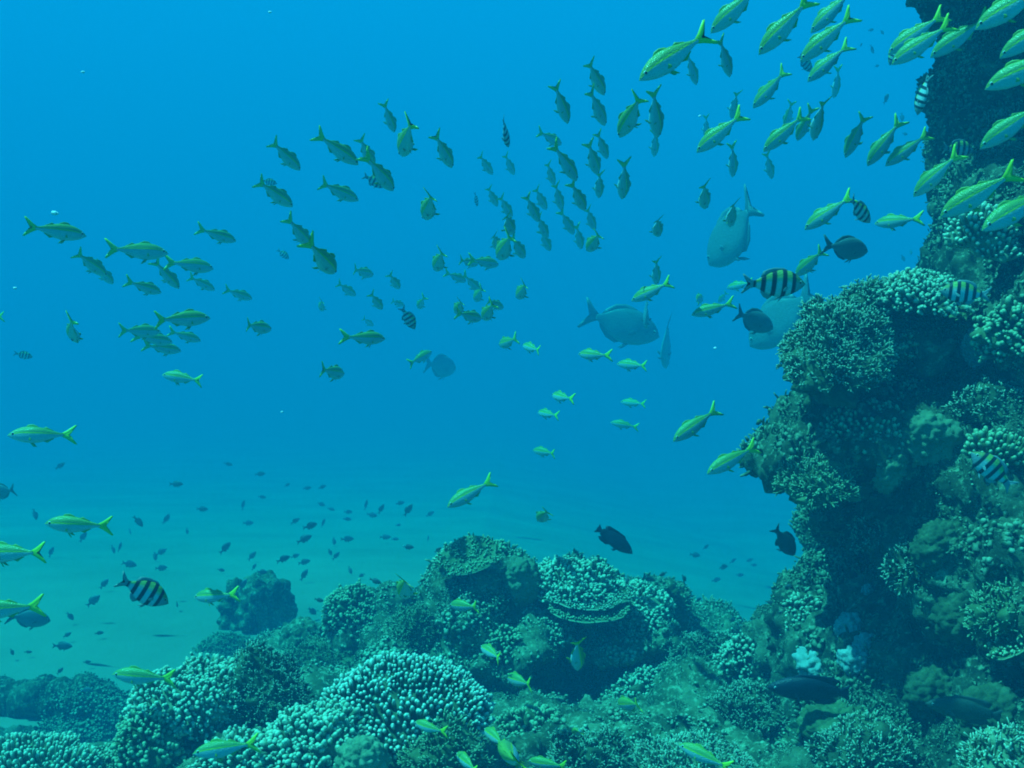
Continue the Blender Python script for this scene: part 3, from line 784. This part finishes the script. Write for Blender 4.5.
def species(sp, skin, fin, tailm, bend, detail=True, whitet=False):
    """a list of (name, mesh) parts"""
    S = SP[sp]; parts = [("body", body_mesh(sp, M[skin], bend))]
    if sp == 'yt':
        parts.append(("tail_fin", fin_mesh("tail_fin", tail_outline(S, .15, .20, 1.05, .026), M[tailm], bend, .010)))
        parts.append(("dorsal_fin", fin_mesh("dorsal_fin", [(.27, .10), (.20, .160), (.13, .165), (.07, .14), (.04, .115)], M[fin], bend)))
        parts.append(("second_dorsal_fin", fin_mesh("second_dorsal_fin", [(-.0, .10), (-.06, .125), (-.10, .10), (-.16, .07), (-.15, .045)], M[fin], bend)))
        parts.append(("anal_fin", fin_mesh("anal_fin", [(-.02, -.10), (-.08, -.12), (-.11, -.095), (-.17, -.06), (-.14, -.035)], M[fin], bend)))
        sz, of, pz = .10, .045, -.03
    elif sp == 'sgt':
        parts.append(("tail_fin", fin_mesh("tail_fin", tail_outline(S, .15, .20, .8, .05), M[tailm], bend, .010)))
        parts.append(("dorsal_fin", fin_mesh("dorsal_fin", [(.27, .17), (.15, .245), (.0, .25), (-.10, .225), (-.17, .19), (-.20, .11), (-.15, .09)], M[fin], bend)))
        parts.append(("anal_fin", fin_mesh("anal_fin", [(.02, -.17), (-.06, -.235), (-.13, -.20), (-.19, -.12), (-.15, -.08)], M[fin], bend)))
        sz, of, pz = .12, .07, -.03
    elif sp == 'grey':
        parts.append(("tail_fin", fin_mesh("tail_fin", tail_outline(S, .19, .20, 1.05, .035), M[tailm], bend, .010)))
        parts.append(("dorsal_fin", fin_mesh("dorsal_fin", [(.22, .19), (.12, .235), (.0, .25), (-.12, .215), (-.22, .12), (-.25, .05), (-.15, .10)], M[fin], bend)))
        parts.append(("anal_fin", fin_mesh("anal_fin", [(.08, -.19), (.0, -.235), (-.12, -.20), (-.22, -.11), (-.25, -.05), (-.15, -.09)], M[fin], bend)))
        sz, of, pz = .12, .06, -.03
    else:
        parts.append(("tail_fin", fin_mesh("tail_fin", tail_outline(S, .10, .16, .2, .07), M[tailm], bend, .012)))
        parts.append(("dorsal_fin", fin_mesh("dorsal_fin", [(.30, .10), (.15, .20), (-.05, .205), (-.25, .19), (-.33, .15), (-.28, .06)], M[fin], bend)))
        parts.append(("anal_fin", fin_mesh("anal_fin", [(.0, -.12), (-.10, -.18), (-.25, -.175), (-.33, -.13), (-.26, -.05)], M[fin], bend)))
        sz, of, pz = .11, .06, -.03
    if detail:
        ol = [(0, .018), (sz * .6, .032), (sz, .012), (sz * .95, -.02), (sz * .4, -.03), (0, -.014)]
        for sg in (1, -1):
            parts.append(("pectoral_fin", fin_mesh("pectoral_fin", ol, M[fin], 0, .004, twist=side_fin(sg, .22, pz, 0, 0, .35, of))))
        ol2 = [(0, .01), (sz * .5, .02), (sz * .9, -.005), (sz * .4, -.025), (0, -.014)]
        bz = float(sm(.42, S['bot'])) + .012
        for sg in (1, -1):
            parts.append(("pelvic_fin", fin_mesh("pelvic_fin", ol2, M[fin], 0, .004, twist=side_fin(sg, .16, bz, 0, 0, .75, .018))))
        for e in eye_meshes(S, bend): parts.append(("eye", e))
    return parts

def join_mesh(name, parts):
    """all the shapes of a far, small fish in one mesh"""
    Vs, Fs, mi, Rl, mats, o = [], [], [], [], [], 0
    for _, me in parts:
        n = len(me.vertices); v = np.empty(n * 3, np.float32); me.vertices.foreach_get("co", v); Vs.append(v.reshape(-1, 3))
        f = np.empty(len(me.polygons) * 3, np.int32); me.polygons.foreach_get("vertices", f); Fs.append(f.reshape(-1, 3) + o); o += n
        k = np.zeros(len(me.polygons), np.int32); me.polygons.foreach_get("material_index", k)
        mp = []
        for m in me.materials:
            if m not in mats: mats.append(m)
            mp.append(mats.index(m))
        mi.append(np.array(mp)[k])
        r = np.full(n, .6, np.float32)
        if "rel" in me.attributes: me.attributes["rel"].data.foreach_get("value", r)
        Rl.append(r)
    return mesh_np(name, np.concatenate(Vs), np.concatenate(Fs), mats, attr={"rel": np.concatenate(Rl)}, midx=np.concatenate(mi))

LIB = {}
def lib(kind, bend):
    k = (kind, bend)
    if k not in LIB:
        sp, skin, fin, tl = {'yt': ('yt', 'yt', 'ytdull', 'ytfin'), 'sgt': ('sgt', 'sgt', 'sgtfin', 'sgtfin'), 'grey': ('grey', 'grey', 'greyfin', 'greyfin'),
                             'slate': ('grey', 'greydk', 'greydkfin', 'greydkfin'), 'black': ('black', 'black', 'blackfin', 'blackfin'), 'brown': ('black', 'brownfish', 'brownfishfin', 'brownfishfin'),
                             'surgeon': ('sgt', 'brownfish', 'brownfishfin', 'brownfishfin'),
                             'damsel': ('sgt', 'damsel', 'damselfin', 'damselfin'), 'wdamsel': ('sgt', 'damsel', 'damselfin', 'whitetail'), 'slim': ('yt', 'damsel', 'damselfin', 'damselfin')}[kind]
        LIB[k] = species(sp, skin, fin, tl, bend)
    return LIB[k]

NAMES = {'yt': 'yellow_tailed_fish', 'sgt': 'striped_fish', 'grey': 'grey_fish', 'slate': 'slate_grey_fish', 'black': 'black_fish', 'brown': 'brown_fish', 'surgeon': 'dark_fish',
         'damsel': 'small_dark_fish', 'wdamsel': 'small_dark_fish', 'slim': 'small_dark_fish'}
LEN = {'yt': .28, 'sgt': .17, 'grey': .46, 'slate': .30, 'black': .26, 'brown': .42, 'surgeon': .20, 'damsel': .155, 'wdamsel': .10, 'slim': .10}
SMALL = {}
DGF = bpy.context.evaluated_depsgraph_get()
def sight(x, y):
    """how far one sees along the line through x, y before reef or sand is in the way"""
    D = Vector(at(x, y, 1.0)).normalized()
    ok, p, n, i, ob, mx = SC.ray_cast(DGF, Vector((0, 0, 0)), D)
    if not ok or ob.name == "haze": return None
    return float(w2cam(np.array([p]))[0, 1])

def fish(kind, x, y, lpx, ang, yaw, label, group=None, bend=None, L=None, parts=True, seed=0, behind=False):
    rng = random.Random(int(x * 31 + y * 17) + seed)
    L = (L or LEN[kind]) * rng.uniform(.88, 1.1)
    if bend is None: bend = rng.choice((0, .05, -.05, .10, -.10))
    if kind == 'yt' and yaw >= 38: yaw += 7
    elif kind == 'yt' and x >= 640 and y < 330 and -10 < yaw < 38 and lpx < 85: yaw = 30 if yaw < 20 else yaw + 12
    elif kind == 'yt' and yaw >= 15 and y < 400 and x < 640: yaw += 21
    if kind == 'yt' and y > 570 and x > 380:
        L *= .75; yaw = max(yaw, 20) + 14
    app = L * (math.cos(R(yaw)) + .16 * abs(math.sin(R(yaw))))
    d = FPX * app / lpx
    A, Yw = R(ang), R(yaw)
    far = d + .5 * abs(math.sin(Yw)) * L
    for q in (() if behind else (-.45, -.2, 0, .2, .45)):
        for e in (-.12, .12):
            h = sight(x + (q * math.cos(A) - e * math.sin(A)) * lpx, y + (q * math.sin(A) + e * math.cos(A)) * lpx)
            if h is not None and far + .1 > h:
                k = (h - .1) / far; d *= k; L *= k; far *= k
    if d > 18: L *= 18 / d; d = 18
    f = Vector(cam2w((math.cos(A) * math.cos(Yw), math.sin(Yw), -math.sin(A) * math.cos(Yw)))).normalized()
    u = Vector((0.0, 0, 1)) - f * f.z
    if u.length < .25: u = Vector((math.copysign(.3, math.cos(A)), -.1, .3)); u -= f * f.dot(u)
    u.normalize()
    if kind == 'yt':
        v = Vector(cam2w((0, 1, 0))); fl = (v - f * f.dot(v)).cross(f)
        if fl.length > .05:
            fl.normalize()
            if fl.dot(u) < 0: fl = -fl
            u = (u * .3 + fl * .7).normalized()
    s = u.cross(f).normalized()
    rot = Matrix((f, s, u)).transposed()
    roll = Matrix.Rotation(R(rng.uniform(-8, 8)), 3, 'X')
    q = (rot @ roll).to_quaternion()
    pos = Vector(at(x, y, d))
    pr = lib(kind, bend)
    if parts:
        o = link(NAMES[kind], None)
        o.empty_display_size = .02
        for nm, me in pr: link(nm, me, o)
    else:
        kk = (kind, bend)
        if kk not in SMALL: SMALL[kk] = join_mesh(NAMES[kind], pr)
        o = link(NAMES[kind], SMALL[kk])
    o.rotation_mode = 'QUATERNION'; o.rotation_quaternion = q; o.location = pos; o.scale = (L, L, L)
    tag(o, label, "fish", group)
    return o

ORD = ["", "first", "second", "third", "fourth", "fifth", "sixth", "seventh", "eighth", "ninth", "tenth", "eleventh", "twelfth", "thirteenth", "fourteenth"]
def facing(ang, yaw):
    a = ang % 360
    if yaw >= 60: return "seen from behind"
    if a < 28 or a > 340: return "facing right"
    if a < 78: return "nosing down to the right"
    if a < 108: return "pointing straight down"
    if a < 163: return "nosing down to the left"
    if a < 205: return "facing left"
    return "nosing upward"

def cluster(kind, what, where, pts, group, **kw):
    """pts: (x, y, length in the picture, heading, turn away); the label counts along the cluster from the left"""
    pts = [((p[0], p[1], p[2], 60 if p[3] < 95 else 128, 62) + tuple(p[5:])) if kind == 'yt' and len(p) > 4 and 80 <= p[3] <= 115 and p[4] >= 50 else p for p in pts]
    order = sorted(range(len(pts)), key=lambda i: pts[i][0]); n = len(pts)
    for i, p in enumerate(pts):
        r = order.index(i) + 1
        if n == 1: pos = ""
        elif r == 1: pos = "leftmost "
        elif r == n: pos = "rightmost "
        elif r <= 7: pos = ORD[r] + " from left "
        else: pos = (ORD[n - r + 1] + " from right ")
        fc = facing(p[3], p[4]) if len(p) > 4 else ""
        lab = (what + " " + fc + ", " + pos + where) if pos else what + " " + fc + " " + where
        lab = " ".join(lab.split())
        if len(lab.split()) > 16: lab = " ".join((what + ", " + pos + where).split())
        kw2 = dict(kw)
        if len(p) > 5: kw2.update(p[5])
        fish(kind, p[0], p[1], p[2], p[3], p[4], lab, group, parts=p[2] >= 13 and kw.get('parts', True), **{a: b for a, b in kw2.items() if a != 'parts'})

GY_ = "yellow tailed fish of the school"
Y = "yellow-tailed fish"
cluster('yt', Y, "in the far left band", [(55,231,52,5,25),(90,263,35,50,35),(103,273,26,65,50),(136,251,58,0,18),(144,287,30,20,50),(166,274,36,58,40),(190,265,42,5,30),(201,283,28,30,40),(217,235,36,15,28),(238,294,28,20,42)], GY_)
cluster('yt', Y, "in the overlapping knot at left", [(139,331,38,0,28),(153,339,34,10,30),(162,348,34,10,28),(181,319,54,-5,18),(185,336,30,20,38)], GY_)
cluster('yt', "pale yellow-tailed fish", "alone beneath the far left band", [(72,331,32,105,58)], GY_)
cluster('yt', "yellow-tailed fish", "whose tail alone shows at the left edge", [(-12,317,36,180,10)], GY_)
cluster('yt', "bright green fish", "alone under the knot at left", [(183,378,46,188,10)], GY_)
cluster('yt', "plump dark green fish", "right of the knot at left", [(257,327,26,10,60)], GY_)
cluster('yt', Y, "in the row at upper left", [(285,155,38,45,32),(337,149,50,32,22),(366,151,32,65,48),(380,173,42,52,35,dict(bend=.13)),(389,117,30,72,42),(407,138,38,100,50),(443,150,38,60,32)], GY_)
cluster('yt', Y, "in the line below the upper left row", [(274,193,42,35,30),(299,232,32,60,55),(338,191,44,20,22),(430,205,34,100,58)], GY_)
cluster('yt', Y, "in the thin group left of centre", [(322,258,38,82,62),(346,289,24,35,45),(362,272,24,10,55),(376,301,22,60,52),(394,281,20,60,55),(397,303,16,20,50),(421,303,16,110,62),(257,327,1,1,1)][:7], GY_)
cluster('yt', "small pale yellow-tailed fish", "far off in the thin group left of centre", [(322,305,16,100,65)], GY_)
cluster('yt', "broad-sided green fish with clear eye", "in mid water left of centre", [(364,338,44,0,22,dict(bend=.14))], GY_)
cluster('yt', "tiny green fish", "just above the broad-sided green fish", [(368,322,14,40,50)], GY_)
cluster('yt', "dark fish with upright yellow tail,", "lowest of the thin group left of centre", [(332,372,24,20,66)], GY_)
cluster('yt', "yellow-green fish swimming up to the right", "beside the faded round fish", [(420,358,30,-32,25)], GY_)
cluster('yt', Y, "in the packed knot left of centre", [(440,260,28,100,66),(456,277,24,20,45),(468,262,24,5,50),(484,262,34,5,42),(460,306,22,100,60),(472,283,26,45,42),(469,316,30,10,52),(479,294,20,100,60),(489,311,26,95,62),(494,304,24,20,50)], GY_)
cluster('yt', Y, "in the tight group above the packed knot", [(492,196,24,60,40),(495,241,20,80,55),(505,206,28,55,40),(508,223,26,82,50),(506,246,34,110,52),(518,247,28,55,52)], GY_)
cluster('yt', Y, "in the pair at top centre left", [(485,164,26,48,42),(509,164,24,60,42)], GY_)
cluster('yt', Y, "in the slanting band at top centre", [(550,138,30,15,45),(561,103,42,65,22),(565,162,46,50,22),(550,173,26,65,40),(558,196,30,70,40),(593,158,34,65,35),(602,145,30,60,40),(599,184,28,85,45),(624,180,38,90,45)], GY_)
cluster('yt', Y, "in the paired fish at upper centre", [(595,77,40,50,28),(597,107,40,55,30)], GY_)
cluster('yt', Y, "at the foot of the slanting band", [(540,198,28,55,40),(532,208,32,60,38),(542,226,28,60,42),(545,240,26,60,42),(567,222,30,55,40),(578,196,34,55,32),(579,237,26,75,42),(590,218,28,60,42)], GY_)
cluster('yt', "fish showing its bright forked tail,", "under the slanting band", [(595,241,26,95,66)], GY_)
cluster('yt', "yellow-tailed fish", "alone in the water right of the packed knot", [(523,290,24,100,66)], GY_)
cluster('yt', Y, "in the pair below the packed knot", [(508,342,24,160,60),(532,348,24,200,50)], GY_)
cluster('yt', Y, "in the left-swimming pair under the big grey fish", [(594,355,34,185,25,dict(bend=-.13)),(633,365,34,185,18)], GY_)
cluster('yt', "dark yellow-tailed fish", "just above the pale green one right of centre", [(656,271,30,80,42)], GY_)
cluster('yt', "pale green fish with spread yellow tail", "above the grey fish right of centre", [(652,291,46,155,5)], GY_)
cluster('yt', "tiny yellow-tailed fish", "left of the green fish with an upright tail", [(698,299,20,-20,60)], GY_)
cluster('yt', "green fish with upright yellow tail", "left of the black and white striped fish", [(713,309,44,165,15,dict(bend=-.13))], GY_)
cluster('yt', "tiny yellow fish", "half hidden behind the green fish with upright tail", [(723,297,14,120,50)], GY_)
cluster('yt', Y, "in the short column under the centre", [(562,397,24,190,55),(548,414,24,188,48),(545,452,28,185,38),(544,515,26,120,60)], GY_)
cluster('yt', Y, "in the pair right of the centre column", [(634,403,28,185,32),(625,425,30,190,20)], GY_)
cluster('yt', "large green fish with dark eye", "alone above the reef mound", [(471,493,56,150,-12)], GY_)
cluster('yt', "large green fish", "upper one of two before the open water near the wall", [(697,424,60,145,-5)], GY_)
cluster('yt', "large green fish with bright eye", "its tail touching the wall's middle ledge", [(733,459,62,152,-8)], GY_)
# upper right
cluster('yt', "curled green fish", "left of the topmost large fish pair", [(632,114,48,120,35,dict(bend=.14))], GY_)
cluster('yt', Y, "in the pair beneath the largest yellow-striped fish", [(655,112,50,75,32),(655,143,26,85,45)], GY_)
cluster('yt', "largest yellow-striped fish,", "spread tail raised, near the top right of centre", [(676,55,92,145,-5,dict(bend=0))], GY_)
cluster('yt', "small dark fish", "just behind the belly of the largest yellow-striped fish", [(692,68,34,65,28)], GY_)
cluster('yt', "small dark fish", "below the fish cut by the top edge", [(725,57,40,62,32)], GY_)
cluster('yt', "silvery green fish", "cut off by the top edge above a small dark fish", [(737,8,66,140,-5)], GY_)
cluster('yt', "silvery fish with bright green tail", "alone between the two groups at the top", [(786,25,72,134,-5)], GY_)
cluster('yt', "silvery green fish", "in the stacked trio at the top", [(828,37,66,140,0),(833,10,56,135,10),(829,62,52,138,15,dict(bend=-.13))], GY_)
cluster('yt', "small dark fish", "straight beneath the stacked trio at the top", [(837,82,30,90,28)], GY_)
cluster('yt', "green fish", "between the stacked trio and the lower silvery fish", [(771,88,48,132,25,dict(bend=.1))], GY_)
cluster('yt', "green fish with raised yellow tail", "below the largest yellow-striped fish", [(721,132,60,142,-5)], GY_)
cluster('yt', "small dark fish", "around the green fish with raised yellow tail", [(706,126,22,85,30),(734,104,28,90,35),(733,160,34,82,28)], GY_)
cluster('yt', "small dark fish", "around the silvery fish of the middle group", [(769,165,30,65,28),(789,114,28,95,28)], GY_)
cluster('yt', "silvery fish", "in the middle of the upper right group", [(785,132,54,138,0)], GY_)
cluster('yt', "green fish", "in the close pair right of the silvery fish", [(805,124,32,105,45),(818,118,42,85,45)], GY_)
cluster('yt', "slim green fish", "alone between the close pair and the wall group", [(856,135,46,108,22)], GY_)
cluster('yt', "green fish", "in the crossing pair below the top right cluster", [(885,142,54,122,15,dict(bend=-.1)),(908,149,50,142,12)], GY_)
cluster('yt', "yellow-tailed fish", "in the trio overlapping at the top by the wall", [(917,33,62,145,5),(923,43,66,147,-5),(961,36,64,146,12)], GY_)
cluster('yt', "pale fish", "partly cut off by the top right corner", [(1016,4,80,150,0)], GY_)
cluster('yt', "pale fish", "at the right edge, upper of three over the dark wall", [(1034,34,70,145,0)], GY_)
cluster('yt', "pale fish", "at the right edge, middle of three over the dark wall", [(1030,68,84,157,0)], GY_)
cluster('yt', "pale fish", "at the right edge, lowest of three over the dark wall", [(1014,124,72,142,0)], GY_)
cluster('yt', "green fish", "in front of the wall beside the barred fish", [(937,174,56,130,28,dict(bend=-.1))], GY_)
cluster('yt', "brightest yellow-finned fish", "in front of the wall, above the white-tipped coral", [(980,193,82,147,0)], GY_)
cluster('yt', "green fish", "covering part of the white-tipped coral at right edge", [(1020,208,88,150,0)], GY_)
cluster('yt', "blunt green fish with upright tail", "between the disc-shaped fish and the wall", [(898,221,40,180,42,dict(bend=-.13))], GY_)
cluster('yt', "stout green fish with yellow tail", "hiding part of a dark barred fish", [(829,212,56,143,8)], GY_)
cluster('yt', "small green fish showing wide yellow tail", "above the large striped fish", [(811,262,38,130,45)], GY_)
cluster('yt', "small green fish", "in front of the tall faded grey fish", [(731,213,30,68,58)], GY_)
cluster('yt', "small dark green fish", "alone in the water left of the tall faded fish", [(704,195,30,62,58)], GY_)
cluster('yt', "small dark green fish", "alone above the dark one right of centre", [(657,226,24,82,55)], GY_)
cluster('yt', "small green fish", "nose to tail with the large striped fish", [(740,285,26,170,40)], GY_)
# left and bottom
cluster('yt', "shining fish with white belly", "near the left edge in open water", [(42,435,66,180,-8,dict(bend=-.12))], GY_)
cluster('yt', "yellow-striped fish", "below the shining white-bellied fish", [(79,525,68,183,0)], GY_)
cluster('yt', "yellow-striped fish", "cut by the left edge, upper of two", [(12,553,74,178,5)], GY_)
cluster('yt', "yellow-striped fish", "cut by the left edge, lower of two", [(5,609,80,176,0)], GY_)
cluster('yt', "green fish with tall upright tail", "left of the dim rock", [(215,596,52,172,25,dict(bend=-.13))], GY_)
cluster('yt', "translucent yellow-striped fish", "before the large pale knobbly coral", [(144,677,68,183,8)], GY_)
cluster('yt', "blue-bellied yellow-striped fish", "at the bottom edge before the lobed corals", [(227,748,68,172,-5)], GY_)
cluster('yt', "green fish", "hanging before the left side of the mound", [(406,586,46,108,40)], GY_)
cluster('yt', "green fish", "before the front of the mound", [(465,606,38,170,35)], GY_)
cluster('yt', "yellow-tailed fish", "before the left lip of the cave", [(492,653,30,188,38)], GY_)
cluster('yt', "yellow-tailed fish", "just right of the finger coral dome", [(520,681,34,172,38)], GY_)
cluster('yt', "slender yellow fish", "in front of the dark cave", [(577,653,50,85,25)], GY_)
cluster('yt', "green fish", "fading into the low corals right of the cave", [(630,704,32,140,45)], GY_)
cluster('yt', "faint green fish", "over the low corals below the cave", [(578,731,24,100,45)], GY_)
cluster('yt', "green fish", "below the finger coral dome", [(430,728,38,184,28)], GY_)
cluster('yt', "green fish", "at the bottom just right of the finger coral", [(496,738,32,188,40)], GY_)
cluster('yt', "green fish", "half cut by the bottom edge below the finger coral", [(468,763,32,190,40)], GY_)
cluster('yt', "small green fish", "next to the half cut fish at the bottom", [(510,757,28,100,50)], GY_)
cluster('yt', "green fish", "half cut by the bottom edge near the centre", [(548,764,44,176,20)], GY_)
cluster('yt', "green fish with yellow stripe", "at the bottom edge over the pale bushy mound", [(706,757,56,196,5)], GY_)

GS = "black and white striped fish"
cluster('sgt', "large striped fish with broad black bars", "left of the jutting bushy coral", [(773,284,68,0,8,dict(bend=0))], GS)
cluster('sgt', "large striped fish with dark bars", "over the sand at lower left", [(143,591,56,36,28,dict(bend=0))], GS)
cluster('sgt', "striped fish with forked tail,", "in front of the right part of the wall", [(993,471,56,222,5)], GS)
cluster('sgt', "dim striped fish", "on the wall right of the broad table coral", [(966,293,52,186,10)], GS)
cluster('sgt', "dim striped fish", "at the wall's edge by the brightest fish", [(957,149,40,0,15)], GS)
cluster('sgt', "dark barred fish", "behind the stout green fish near the wall", [(859,210,38,40,25)], GS)
cluster('sgt', "dark barred fish", "in open water left of the dark upper wall", [(922,94,40,92,30)], GS)
cluster('sgt', "dark barred fish", "tucked behind the stacked trio at the top", [(805,63,24,40,30)], GS)
cluster('sgt', "dark barred fish", "by the heads of the trio at the wall top", [(896,52,26,110,30)], GS)
cluster('sgt', "slim striped fish", "at top centre left of the slanting band", [(505,132,30,75,45)], GS)
cluster('sgt', "tiny striped fish", "left of the tight group near the top centre", [(476,199,15,80,30)], GS)
cluster('sgt', "striped fish", "overlapping a curved fish in the upper left row", [(374,181,26,25,20)], GS)
cluster('sgt', "striped fish", "in mid water just above the centre left", [(408,318,27,60,20)], GS)
cluster('sgt', "faint striped fish", "low in the water near the left edge", [(23,355,18,15,20)], GS)
cluster('sgt', "tiny bright striped fish", "above a dark green fish in the upper left", [(269,182,16,10,20)], GS)
cluster('sgt', "very faint tiny striped fish", "under the line of fish at upper left", [(283,254,15,40,20)], GS)

GG = "large grey fish"
cluster('grey', "big grey fish with deeply forked tail", "at the centre right", [(620,324,84,17,5,dict(bend=0, L=1.0))], GG)
cluster('grey', "faded tall grey fish", "right of the big fork-tailed grey fish", [(665,343,56,80,40,dict(L=1.0))], GG)
cluster('grey', "small faded grey fish", "touching the nose of the fork-tailed grey fish", [(646,313,34,80,50)], GG)
cluster('grey', "faded round grey fish", "in open water left of the centre", [(440,366,36,10,55,dict(L=.95))], GG)
cluster('grey', "long faded grey fish", "with raised tail, above the striped fish", [(735,232,80,124,50,dict(L=1.0))], GG)
cluster('slate', "disc-shaped slate grey fish", "above the jutting bushy coral", [(846,248,52,5,20)], GG)
cluster('slate', "dark diamond-shaped grey fish", "under the large striped fish", [(753,320,50,20,20,dict(behind=True))], GG)
cluster('grey', "big pale grey fish", "between the diamond-shaped fish and the jutting coral", [(783,317,86,133,42,dict(L=1.0, behind=True))], GG)
cluster('slate', "slate grey fish", "behind the lower yellow-striped fish at the left edge", [(28,618,42,12,20)], GG)
cluster('slate', "dark grey fish", "cut by the left edge below the shining fish", [(2,491,36,172,15)], GG)

cluster('black', "blunt black fish", "in open water above the stacked plate corals", [(614,540,48,36,10,dict(bend=0))], None)
cluster('surgeon', "dark fish with forked tail", "by the left mouth of the big recess", [(784,541,42,52,20)], None)
cluster('black', "long black fish", "lying above the shell shaped plate coral", [(810,690,84,183,5,dict(bend=0, L=.34))], None)
cluster('brown', "dull brown fish with pale tail", "low on the right before shaded boulders", [(965,710,74,187,15,dict(L=.30))], None)

# small dark fish
GD = "small dark fish above the sand and reef"
def small(where, pts, what="small dark fish"):
    rng = random.Random(len(where) * 13)
    out = []
    for p in pts:
        x, y, l = p[:3]; a = p[3] if len(p) > 3 else rng.choice((-30, -20, -35, 150, 160, 20, 5, 50, -50))
        out.append((x, y, l, a, rng.uniform(0, 35)))
    cluster('damsel', what, where, out, GD, parts=False)
small("in the faint top row over the sand", [(176,484,14,2),(202,509,12,5),(167,519,10,-60),(228,464,9,20),(260,474,11,-5),(243,505,11,-80),(262,497,8,10),(248,523,11,0),(187,531,7,90)])
small("in the faint row above the dim rock", [(287,485,7),(307,488,9,-5),(322,487,9,-20),(295,521,11,-30),(310,526,15,-15),(323,523,10,-70),(304,539,17,-25),(321,504,9,25),(331,509,8,15),(348,512,9)])
small("in the cloud around the dim rock top", [(225,548,15,-50),(252,556,12,-50),(283,559,15,-20),(295,556,10,-20),(304,562,13,-10),(304,575,14,-60),(262,572,11,10),(243,585,14,-60),(221,570,8,20),(254,567,8,-60)])
small("between the dim rock and the mound", [(330,552,8,70),(336,556,11,-50),(334,541,9,90),(347,519,9,10),(347,539,14,0),(350,570,9,70),(362,575,8),(375,581,13,20),(319,600,10),(312,611,12)])
small("in the faint cloud above the mound's left", [(366,505,12,-80),(372,515,11,15),(381,509,12,-60),(400,503,10,-10),(408,510,15,-55),(430,514,10,-30),(385,537,12,0),(395,539,8,0),(398,525,6,0),(428,539,8,-80),(438,550,9,-40)])
small("in the group left of the green upright-tailed fish", [(138,521,15,55),(166,519,12,-65),(130,531,7,90),(113,549,10,80),(120,547,11,-85),(155,556,10,90),(161,552,13,-30),(161,568,12,0),(129,564,15,20),(177,604,8,90)])
small("in the group above the dark slab", [(104,584,13,-50),(93,601,18,-40),(70,616,11,60),(99,633,9,0),(67,635,9,-30),(62,646,20,5),(28,652,8,0),(12,652,8,80),(60,671,9,-50),(87,662,8,0)])
small("around the shining white-bellied fish", [(60,466,11,-40),(35,514,13,85),(51,552,12,-70),(83,537,13,-60)])
small("in the water right of the black fish", [(663,574,10),(695,555,12,10),(706,547,9),(723,567,12,0),(733,561,9),(740,575,9,0),(716,580,11,-10),(684,578,9,60),(627,580,9,90),(698,600,9),(750,560,8)], "faint small dark fish")
small("between the saddle and the wall foot", [(732,620,9,10),(769,602,8),(780,613,7),(788,586,8),(808,577,9),(754,565,7)], "tiny speckled fish")
small("in the open water between the upper groups and wall", [(871,30,7),(872,49,10,60),(861,45,6),(877,66,6),(886,99,14,-60),(902,117,9,80),(905,134,7),(882,32,6)])
small("just above the broad table coral", [(903,258,8,60),(911,252,6,90)])
cluster('wdamsel', "tiny dark fish with white tail", "above the left end of the mound", [(408,547,12,5,10)], GD)
cluster('wdamsel', "tiny dark fish with white tail", "right of the group above the slab", [(99,634,9,0,10),(67,636,8,0,10)][:1] and [(86,690,12,0,10)], GD)

# ------------------------------------------------------------------ specks drifting in the water
for i, (x, y, d, r, lab) in enumerate([(55, 213, 2.6, .008, "pale speck drifting above the leftmost fish of the far left band"), (83, 72, 3.0, .005, "pale speck drifting alone near the top left corner"),
        (15, 288, 3.0, .005, "pale speck drifting by the left edge below the far left band"), (700, 116, 3.2, .0045, "white speck between the largest yellow-striped fish and the raised-tail fish"),
        (715, 348, 3.2, .0045, "white speck drifting left of the jutting bushy coral"), (282, 412, 3.2, .004, "faint speck drifting in the empty water at centre left"), (270, 12, 3.4, .005, "faint speck drifting near the top edge at left")]):
    V0, F0 = ico(2)
    V = V0 * np.array([r, r * .7, r * .6]) * (1 + .5 * fbm(V0, 2.5, 3, i))[:, None]
    o = link("drifting_speck", mesh_np("drifting_speck", V, F0, M['whitetail'])); o.location = Vector(at(x, y, d))
    tag(o, lab, "speck", "specks drifting in the water")
